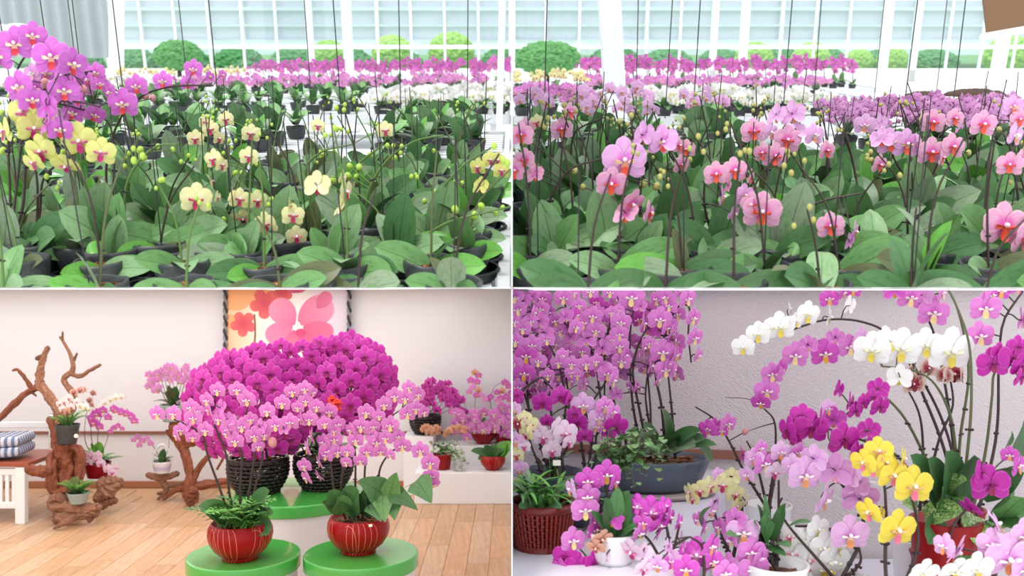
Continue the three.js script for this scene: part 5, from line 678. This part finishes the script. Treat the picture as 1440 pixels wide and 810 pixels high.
// lower left orchids
{ const D = 2.14, t = alc('potted_orchid', 'magenta-pink orchids on upright stems in a white bowl', 862, D, TY), m = smallPot(t, t.position, .058, .075, M.whitePot);
  for (const [bx, by, w] of [[885, 690, 34], [850, 700, 26], [895, 740, 26], [870, 685, 24], [905, 755, 22], [830, 720, 20]]) addLeafAB(t, m, W(bx, by, D - .06), w * D / F, pick([M.leaf[3], M.leafDark, M.leaf[1]]), {});
  S(t, D, [m, [858, 720], [853, 690], [848, 668]], 'hot', [[853, 667, 42, 0, 10, 0], [865, 678, 30, 50], [840, 672, 28, -50]]); S(t, D, [m, [848, 720], [838, 690], [825, 672]], 'pink', [[827, 676, 38, -5, 10, 0, 'hot'], [826, 697, 38, 0, 30, 0], [823, 717, 42, 0, 5], [803, 688, 30, -60, 0, 0, 'pale'], [833, 735, 30, 70]]);
  S(t, D, [m, [870, 745], [852, 732], [820, 745], [800, 765]], 'hot', [[860, 728, 40, 150], [838, 745, 34, 40], [806, 760, 38, 20, 0, 0, 'pink'], [795, 782, 38, 0, 0, 0, 'magenta'], [812, 797, 42, 10, 0, 0, 'magenta'], [835, 793, 36, 40, 0, 0, 'magenta'], [787, 800, 30, -40]]);
  S(t, D - .04, [m, [850, 757], [840, 762]], 'tan', [[846, 757, 34, 20, 40], [838, 770, 30, -20, 40]]); }
{ const D = 2.1, t = alc('potted_orchid', 'spotted magenta orchids with nodding buds beside the white bowl', 935, D, TY2), m = smallPot(t, t.position, .065, .3, M.whitePot);
  S(t, D, [m, [940, 760], [935, 735], [918, 712]], 'spotted', [[915, 720, 46, 0], [898, 712, 36, -40], [928, 738, 36, 30, 30], [942, 728, 30, 60], [925, 752, 26, 70, 20], [905, 735, 30, -30, 10, 0, 'hot'], [935, 712, 28, 40, -10]]); S(t, D, [m, [925, 780], [905, 752], [885, 745]], 'pink', [[900, 750, 30, 30, 20], [888, 775, 42, -30, 30, 0, 'whitePink'], [905, 778, 30, 150, 30, 0, 'whitePink'], [853, 785, 20, 80, 0, 0, 'pale']], { noclip: true });
  S(t, D, [m, [948, 770], [955, 740]], 'spotted', [[978, 780, 50, 0], [1002, 790, 38, 30, 0, 0, 'hot'], [948, 790, 34, -30, 0, 0, 'pale'], [938, 800, 34, 10, 0, 0, 'hot'], [960, 762, 32, 100, 0, 0, 'pale'], [955, 735, 26, 60], [957, 800, 32, -20, 0, 0, 'pink']]); }
{ const D = 2.35, t = alc('potted_orchid', 'cream orchid with pink lips arching over the white shelf edge', 1030, D, TY2), m = smallPot(t, t.position, .06, .28, M.whitePot); S(t, D, [m, [1040, 740], [1042, 705], [1020, 678], [985, 688], [965, 695]], 'cream', [[970, 692, 26, -60], [984, 690, 30, -10], [998, 684, 30], [1016, 682, 34, 5], [1034, 695, 30, 15], [1050, 704, 22, 60], [1030, 670, 26, 150], [1036, 712, 24, 30], [974, 702, 22, -30], [1010, 668, 22, 20, 0, 0, 'pale']]);
  S(t, D - .1, [m, [1010, 740], [1005, 720]], 'pale', [[1000, 718, 32, 40], [1008, 704, 22, 90], [1030, 730, 30, 150, 0, 0, 'pink'], [1012, 742, 30, -60, 0, 0, 'pink'], [990, 742, 30, 70, 0, 0, 'hot'], [1008, 765, 30, 80, 0, 0, 'hot'], [983, 732, 26, -50, 0, 0, 'pink']]); }
{ const D = 2.2, t = alc('potted_orchid', 'light pink orchids with wide flowers above a plain white pot', 1092, D, TY2), m = smallPot(t, t.position, .075, .3, M.whitePot);
  for (const [ax, ay, bx, by, w] of [[1075, 760, 1065, 710, 20], [1078, 760, 1074, 695, 16], [1085, 760, 1105, 708, 16], [1080, 768, 1060, 735, 24], [1090, 765, 1110, 770, 22], [1075, 770, 1105, 782, 16], [1070, 765, 1085, 720, 22], [1060, 760, 1020, 752, 16], [1110, 740, 1140, 735, 14], [985, 735, 1000, 712, 20]]) addLeafAB(t, W(ax, ay, D + .03), W(bx, by, D - .05), w * D / F, pick([M.leafDark, M.leaf[3], M.leaf[1]]), {});
  S(t, D, [m, [1070, 760], [1058, 735], [1048, 730]], 'pink', [[1045, 748, 50, 5, 10, 0, 'pale'], [1056, 776, 44, 5, 15], [1060, 800, 46, 0, 10], [1026, 795, 36, -50], [1035, 730, 34, 140, 0, 0], [1070, 785, 34, 40], [1028, 760, 28, -60]]);
  S(t, D + .1, [m, [1082, 720], [1088, 680], [1090, 660], [1075, 650]], 'pink', [[1060, 645, 30, -20, 0, 0, 'pale'], [1075, 652, 38, 20], [1098, 636, 32, 5, 0, 0, 'pale'], [1090, 664, 32, 0, 20, 0, 'whitePink'], [1050, 668, 26, -50, 0, 0, 'pale'], [1124, 636, 28, 10], [1044, 640, 26, 80, 0, 0, 'magenta'], [1110, 650, 26, 30, 0, 0, 'pale'], [1070, 630, 24, 30]]); S(t, D + .1, [m, [1095, 720], [1095, 675]], 'pink', [], {}); }
{ const D = 2.3, t = alc('potted_orchid', 'white orchids with pink lips hanging over the low table', 1150, D, TY2), m = smallPot(t, t.position, .08, .2, M.whitePot); S(t, D, [m, [1185, 760], [1170, 745], [1120, 740], [1092, 745]], 'whiteRed', [[1090, 745, 34, -50], [1110, 754, 40, -20], [1127, 760, 36, 20, 10, 0, 'white'], [1136, 787, 52, 5], [1157, 770, 48, 20, 10, 0, 'white'], [1172, 790, 52, 10, 10, 0, 'white'], [1115, 778, 40, -30], [1150, 745, 40, 20, 0, 0, 'white'], [1180, 768, 40, 40, 0, 0, 'white'], [1160, 800, 44, 0, 20, 0, 'white']]); }
{ const D = 2.25, t = alc('potted_orchid', 'pale lilac orchids with large loose flowers beside the yellow ones', 1180, D, TY2), m = smallPot(t, t.position, .07, .25, M.whitePot); S(t, D, [m, [1215, 740], [1190, 690], [1150, 650], [1120, 650]], 'pale', [[1132, 668, 52, 10, 10, 0, 'pale'], [1160, 703, 48, 50, 20], [1175, 662, 50, 160, 10, 0, 'pinkBack'], [1145, 645, 40, 150], [1195, 752, 56, 0, 10], [1210, 700, 54, 165, -20, 0, 'pinkBack'], [1192, 668, 40, 140], [1115, 655, 34, -40], [1205, 682, 36, 150]]); S(t, D, [m, [1210, 790], [1208, 770]], 'pale', []); S(t, D, [m, [1095, 715], [1100, 700]], 'pale', [], { noclip: true }); }
{ const D = 2.15, t = alc('potted_orchid', 'bright yellow orchids with pink lips on dark clipped stems', 1250, D, TY2), m = smallPot(t, t.position, .07, .2, M.whitePot); S(t, D, [m, [1245, 790], [1246, 720], [1240, 670], [1220, 645]], 'yellow', [[1214, 650, 38, -40], [1236, 635, 42, -10, -10], [1256, 668, 46, 10], [1285, 684, 58, 0], [1270, 645, 34, 60], [1228, 660, 34, -20], [1262, 745, 58, 5], [1222, 720, 40, -60], [1245, 650, 36, 20], [1240, 722, 24, 80]]); S(t, D, [m, [1290, 770], [1288, 725], [1282, 700]], 'yellow', [], {}); part('rail', BX(.1, .006, .02), M.alu, t, W(1205, 678, D + .1), eul(0, 0, -.05)); }
{ const D = 2.45, t = alc('potted_orchid', 'deep magenta orchids arching over the yellow ones', 1320, D, TY2), m = smallPot(t, t.position, .07, .25, M.redPlain); const o = { mat: M.stemOlive };
  S(t, D, [m, [1320, 700], [1290, 620], [1262, 575], [1235, 555], [1205, 570], [1180, 590], [1150, 590]], 'magenta', [[1237, 572, 34, 15], [1235, 547, 32, 150], [1214, 566, 26, 20], [1196, 566, 32, 50], [1180, 548, 28, 90], [1172, 590, 38, 160, 0, 0, 'hot'], [1203, 578, 28, 20], [1165, 575, 28, 10, 0, 0, 'pale'], [1228, 558, 22, -20]], o);
  S(t, D - .1, [m, [1300, 700], [1260, 640], [1215, 620], [1150, 600], [1115, 600]], 'magenta', [[1140, 603, 52, -5], [1187, 618, 50, 15], [1108, 606, 42, -70], [1128, 585, 36, -20, -20], [1155, 592, 40, 60], [1222, 605, 34, 150], [1224, 622, 32, 40], [1170, 620, 34, 60], [1205, 635, 30, 30], [1118, 618, 30, -60]], o); }
{ const D = 2.75, t = alc('potted_orchid', 'pink orchids in a long arch reaching across the stucco wall', 1345, D, TY2), m = smallPot(t, t.position, .08, .3, M.redPlain), o = { mat: M.stem };
  S(t, D, [m, [1330, 640], [1300, 560], [1270, 500], [1210, 475], [1150, 480], [1110, 505], [1085, 545], [1072, 570]], 'hot', [[1118, 500, 40, -5, 8, 0, 'pink'], [1160, 497, 42, 0], [1137, 485, 28, 150, 0, 0, 'pink'], [1175, 475, 28, 160, 0, 0, 'pink'], [1086, 526, 34, -10, 8, 0, 'pink'], [1078, 550, 38, -5, 8, 0, 'pink'], [1070, 566, 30, -20, 30], [1195, 488, 36, 10, 0, 0, 'pink'], [1098, 520, 28, 40], [1212, 478, 36, 30, 0, 0, 'pale']], o);
  S(t, D, [m, [1340, 620], [1325, 520], [1310, 460], [1285, 420], [1240, 405]], 'hot', [[1281, 418, 40, 0, 8, 0, 'pink'], [1313, 440, 46, 0, 8, 0, 'pink'], [1258, 408, 34, 150], [1166, 420, 30, -10], [1186, 412, 26, 40], [1297, 415, 32, 150, 0, 0, 'pinkBack'], [1325, 412, 30, 40, 0, 0, 'pink'], [1200, 408, 26, -10]], o);
  S(t, D, [m, [1075, 600], [1075, 570]].slice(0, 1).concat([[1350, 620], [1362, 520], [1345, 430], [1330, 400]]), 'hot', [], { ...o, mat: M.stemOlive }); }
{ const D = 2.8, t = alc('potted_orchid', 'pink orchids with wiry bare tips before the stucco wall', 1080, D, TY2), m = smallPot(t, t.position, .07, .3, M.whitePot); S(t, D, [m, [1090, 640], [1088, 590], [1075, 575]], 'hot', [], {}); S(t, D, [m, [1045, 660], [1025, 620], [1005, 590], [978, 572]], 'hot', [[995, 603, 28, -30], [1005, 600, 26, 20], [1024, 596, 30, 20, 8, 0, 'pink'], [985, 608, 22, -50], [1015, 606, 22]], { buds: [[1048, 607, 11]], budMat: M.budPink }); S(t, D, [m, [1060, 640], [1050, 620]], 'hot', [], { noclip: true }); part('twig', mount(t, tube([W(1075, 575, D), W(1055, 562, D), W(1020, 559, D)], .0015, .001, 8, 4)), M.stem, t); part('twig', mount(t, tube([W(1088, 595, D), W(1070, 600, D), W(1050, 607, D)], .002, .001, 8, 4)), M.stem, t); }
{ const D = 2.5, t = alc('potted_orchid', 'pure white orchids in two long arching sprays', 1360, D, TY2), m = smallPot(t, t.position, .08, .25, M.redPlain), o = { mat: M.stemOlive, r: .0045 };
  S(t, D, [m, [1345, 640], [1335, 580], [1310, 535], [1280, 520], [1240, 515]], 'white', [[1226, 492, 52, -15], [1268, 490, 58, 0], [1338, 494, 68, 5], [1302, 486, 50, 0, 0], [1250, 480, 44, 20, -10], [1265, 530, 36, 160]], o);
  S(t, D + .1, [m, [1335, 620], [1300, 540], [1250, 470], [1210, 452], [1160, 450], [1110, 465], [1060, 480]], 'white', [[1045, 488, 34, -15], [1066, 470, 36, -10], [1097, 460, 44, -5], [1136, 442, 38, 10], [1110, 434, 22, 80], [1166, 446, 34, 70], [1195, 430, 30, 100], [1080, 462, 26, 20], [1120, 452, 26, 30]], { ...o, mat: M.stem }); }
{ const D = 2.6, t = alc('potted_orchid', 'cream orchids blotched with dark red behind the white spray', 1290, D, TY2), m = smallPot(t, t.position, .07, .25, M.whitePot); S(t, D, [m, [1298, 630], [1292, 580], [1275, 545]], 'redspot', [[1285, 540, 34, -10], [1305, 518, 30, 10], [1280, 525, 26, 30], [1296, 530, 26, 60]]); S(t, D, [m, [1320, 620], [1340, 570], [1336, 530]], 'redspot', [[1340, 526, 36, 10], [1352, 530, 28, 50], [1328, 528, 26, -40]]); }
{ const D = 2.35, t = alc('potted_orchid', 'magenta orchids above broad and mottled leaves in a red pot', 1330, D, TY2), m = redBowl(t, t.position.clone(), .11, M.redPlain); const up = m.clone().setY(W(0, 730, D).y); part('inner_pot', lathe([[0, 0], [.07, 0], [.09, up.y - m.y], [.08, up.y - m.y], [0, up.y - m.y - .02]], 24), M.redRim, t, m);
  for (const [ax, ay, bx, by, w, mat] of [[1330, 720, 1280, 640, 40, M.leaf[3]], [1330, 710, 1305, 645, 40, M.leafDark], [1345, 710, 1330, 635, 46, M.leaf[3]], [1350, 715, 1370, 640, 40, M.leafDark], [1320, 690, 1360, 676, 26, M.varieg], [1300, 725, 1355, 722, 36, M.varieg], [1330, 700, 1355, 705, 26, M.leafBright], [1370, 725, 1376, 770, 46, M.varieg], [1330, 735, 1305, 765, 40, M.leaf[3]], [1290, 715, 1270, 710, 30, M.varieg], [1400, 720, 1420, 690, 40, M.leaf[1]], [1430, 645, 1440, 590, 40, M.leafDark], [1400, 740, 1440, 700, 40, M.leaf[0]], [1380, 700, 1440, 665, 36, M.leaf[3]], [1350, 750, 1350, 790, 40, M.leaf[3]], [1320, 720, 1325, 690, 30, M.leaf[1]], [1395, 730, 1430, 745, 40, M.leafDark], [1410, 640, 1425, 610, 24, M.leaf[1]]]) addLeafAB(t, W(ax, ay, D), W(bx, by, D - .1), w * D / F, mat, { n: V(0, .45, .9) });
  S(t, D - .1, [m, [1340, 740], [1360, 715], [1375, 690]], 'magenta', [[1393, 682, 56, -10], [1365, 714, 34, -70, 40], [1380, 665, 36, 30, -10], [1432, 655, 36, 40, 0, 0, 'hot'], [1420, 640, 26, -30, 0, 0, 'hot']]);
  S(t, D + .1, [m, [1385, 640], [1395, 560], [1400, 520], [1430, 500]], 'magenta', [[1396, 512, 46, -5], [1424, 504, 52, 10], [1436, 530, 36, 40], [1432, 488, 34, 0], [1405, 498, 34, 20], [1436, 515, 36, 20]], { r: .0048, mat: M.stemOlive });
  S(t, D + .15, [m, [1400, 620], [1405, 500], [1412, 450], [1438, 410]], 'hot', [[1386, 433, 44, -10, 8, 0, 'pink'], [1378, 472, 42, -5, 8, 0, 'pink'], [1437, 450, 36, 70, 8, 0, 'pink'], [1408, 408, 34, 10], [1432, 404, 28, 30], [1395, 415, 30, 20, 0, 0, 'pink']], { r: .0048 }); S(t, D, [m, [1360, 640], [1366, 560], [1362, 480], [1345, 430], [1332, 404]], 'hot', [], { mat: M.stemOlive, r: .0045 }); }
{ const D = 1.98, t = alc('potted_orchid', 'very pale pink orchids with large crisp petals at the table edge', 1400, D, TY2), m = smallPot(t, t.position, .08, .18, M.whitePot); S(t, D, [m, [1400, 800], [1410, 770]], 'pale', [[1345, 775, 50, 60, 30], [1328, 768, 36, -60, 0], [1418, 785, 72, 0, 10], [1440, 752, 50, 10], [1402, 738, 46, 60, -20], [1375, 800, 50, 10, 10, 0, 'white'], [1300, 805, 44, 0, 20, 0, 'white'], [1345, 803, 48, 0, 30, 0, 'white'], [1396, 765, 44, -30], [1440, 800, 52, 20]], { noclip: true }); }

// ================================================================== cut everything at the sheets it grows against
function clipGeo3(geo, mw, planes) {
  const g = geo.index ? geo.toNonIndexed() : geo, names = Object.keys(g.attributes), A = names.map((n) => g.attributes[n]), sz = A.map((a) => a.itemSize), P = g.attributes.position, out = names.map(() => []), inv = mw.clone().invert(), lp = planes.map(([n, c]) => { const e = mw.elements; return [n.x * e[0] + n.y * e[1] + n.z * e[2], n.x * e[4] + n.y * e[5] + n.z * e[6], n.x * e[8] + n.y * e[9] + n.z * e[10], n.x * e[12] + n.y * e[13] + n.z * e[14] - c]; });
  for (let i = 0; i < P.count; i += 3) {
    let poly = [0, 1, 2].map((k) => A.map((a, j) => { const v = []; for (let c = 0; c < sz[j]; c++) v.push(a.array[(i + k) * sz[j] + c]); return v; }));
    const pi = names.indexOf('position');
    for (const [a, b, c, d] of lp) { const f = (v) => a * v[pi][0] + b * v[pi][1] + c * v[pi][2] + d, o = []; for (let k = 0; k < poly.length; k++) { const p = poly[k], q = poly[(k + 1) % poly.length], fp = f(p), fq = f(q); if (fp >= 0) o.push(p); if (fp * fq < 0) { const u = fp / (fp - fq); o.push(p.map((v, j) => v.map((x, m) => x + (q[j][m] - x) * u))); } } poly = o; if (poly.length < 3) break; }
    for (let k = 1; k + 1 < poly.length; k++) for (const v of [poly[0], poly[k], poly[k + 1]]) names.forEach((n, j) => out[j].push(...v[j]));
  }
  if (!out[0].length) return null;
  const r = new THREE.BufferGeometry(); names.forEach((n, j) => r.setAttribute(n, new THREE.Float32BufferAttribute(out[j], sz[j]))); return r;
}
scene.updateMatrixWorld(true);
for (const t of things) {
  const c = CELL.get(t); if (!c) continue;
  const planes = []; if (c.x) planes.push([V(c.x, 0, 0), TH * 1.05]); planes.push([V(0, c.y, 0), c.y * E + TH * 1.05]);
  const ms = []; t.traverse((o) => o.isMesh && ms.push(o));
  for (const m of ms) {
    if (!m.geometry.boundingBox) m.geometry.computeBoundingBox();
    const b = m.geometry.boundingBox.clone().applyMatrix4(m.matrixWorld), lo = (n) => Math.min(n.x * b.min.x + n.y * b.min.y, n.x * b.max.x + n.y * b.max.y);
    const cut = planes.filter(([n, k]) => lo(n) < k); if (!cut.length) continue;
    const g = clipGeo3(m.geometry, m.matrixWorld, cut);
    if (g) m.geometry = g; else if (m.children.length === 0 || m === t) { m.parent.remove(m); } else { const gr = new THREE.Group(); gr.name = m.name; gr.position.copy(m.position); gr.quaternion.copy(m.quaternion); gr.scale.copy(m.scale); m.parent.add(gr); [...m.children].forEach((k) => gr.add(k)); m.parent.remove(m); }
  }
  let any = false; t.traverse((o) => { if (o.isMesh) any = true; }); if (!any) scene.remove(t);
  const empties = []; t.traverse((o) => { if (o !== t && !o.isMesh && !o.isLight && !o.children.length) empties.push(o); }); empties.forEach((o) => o.parent.remove(o));
}
renderer.render(scene, camera);
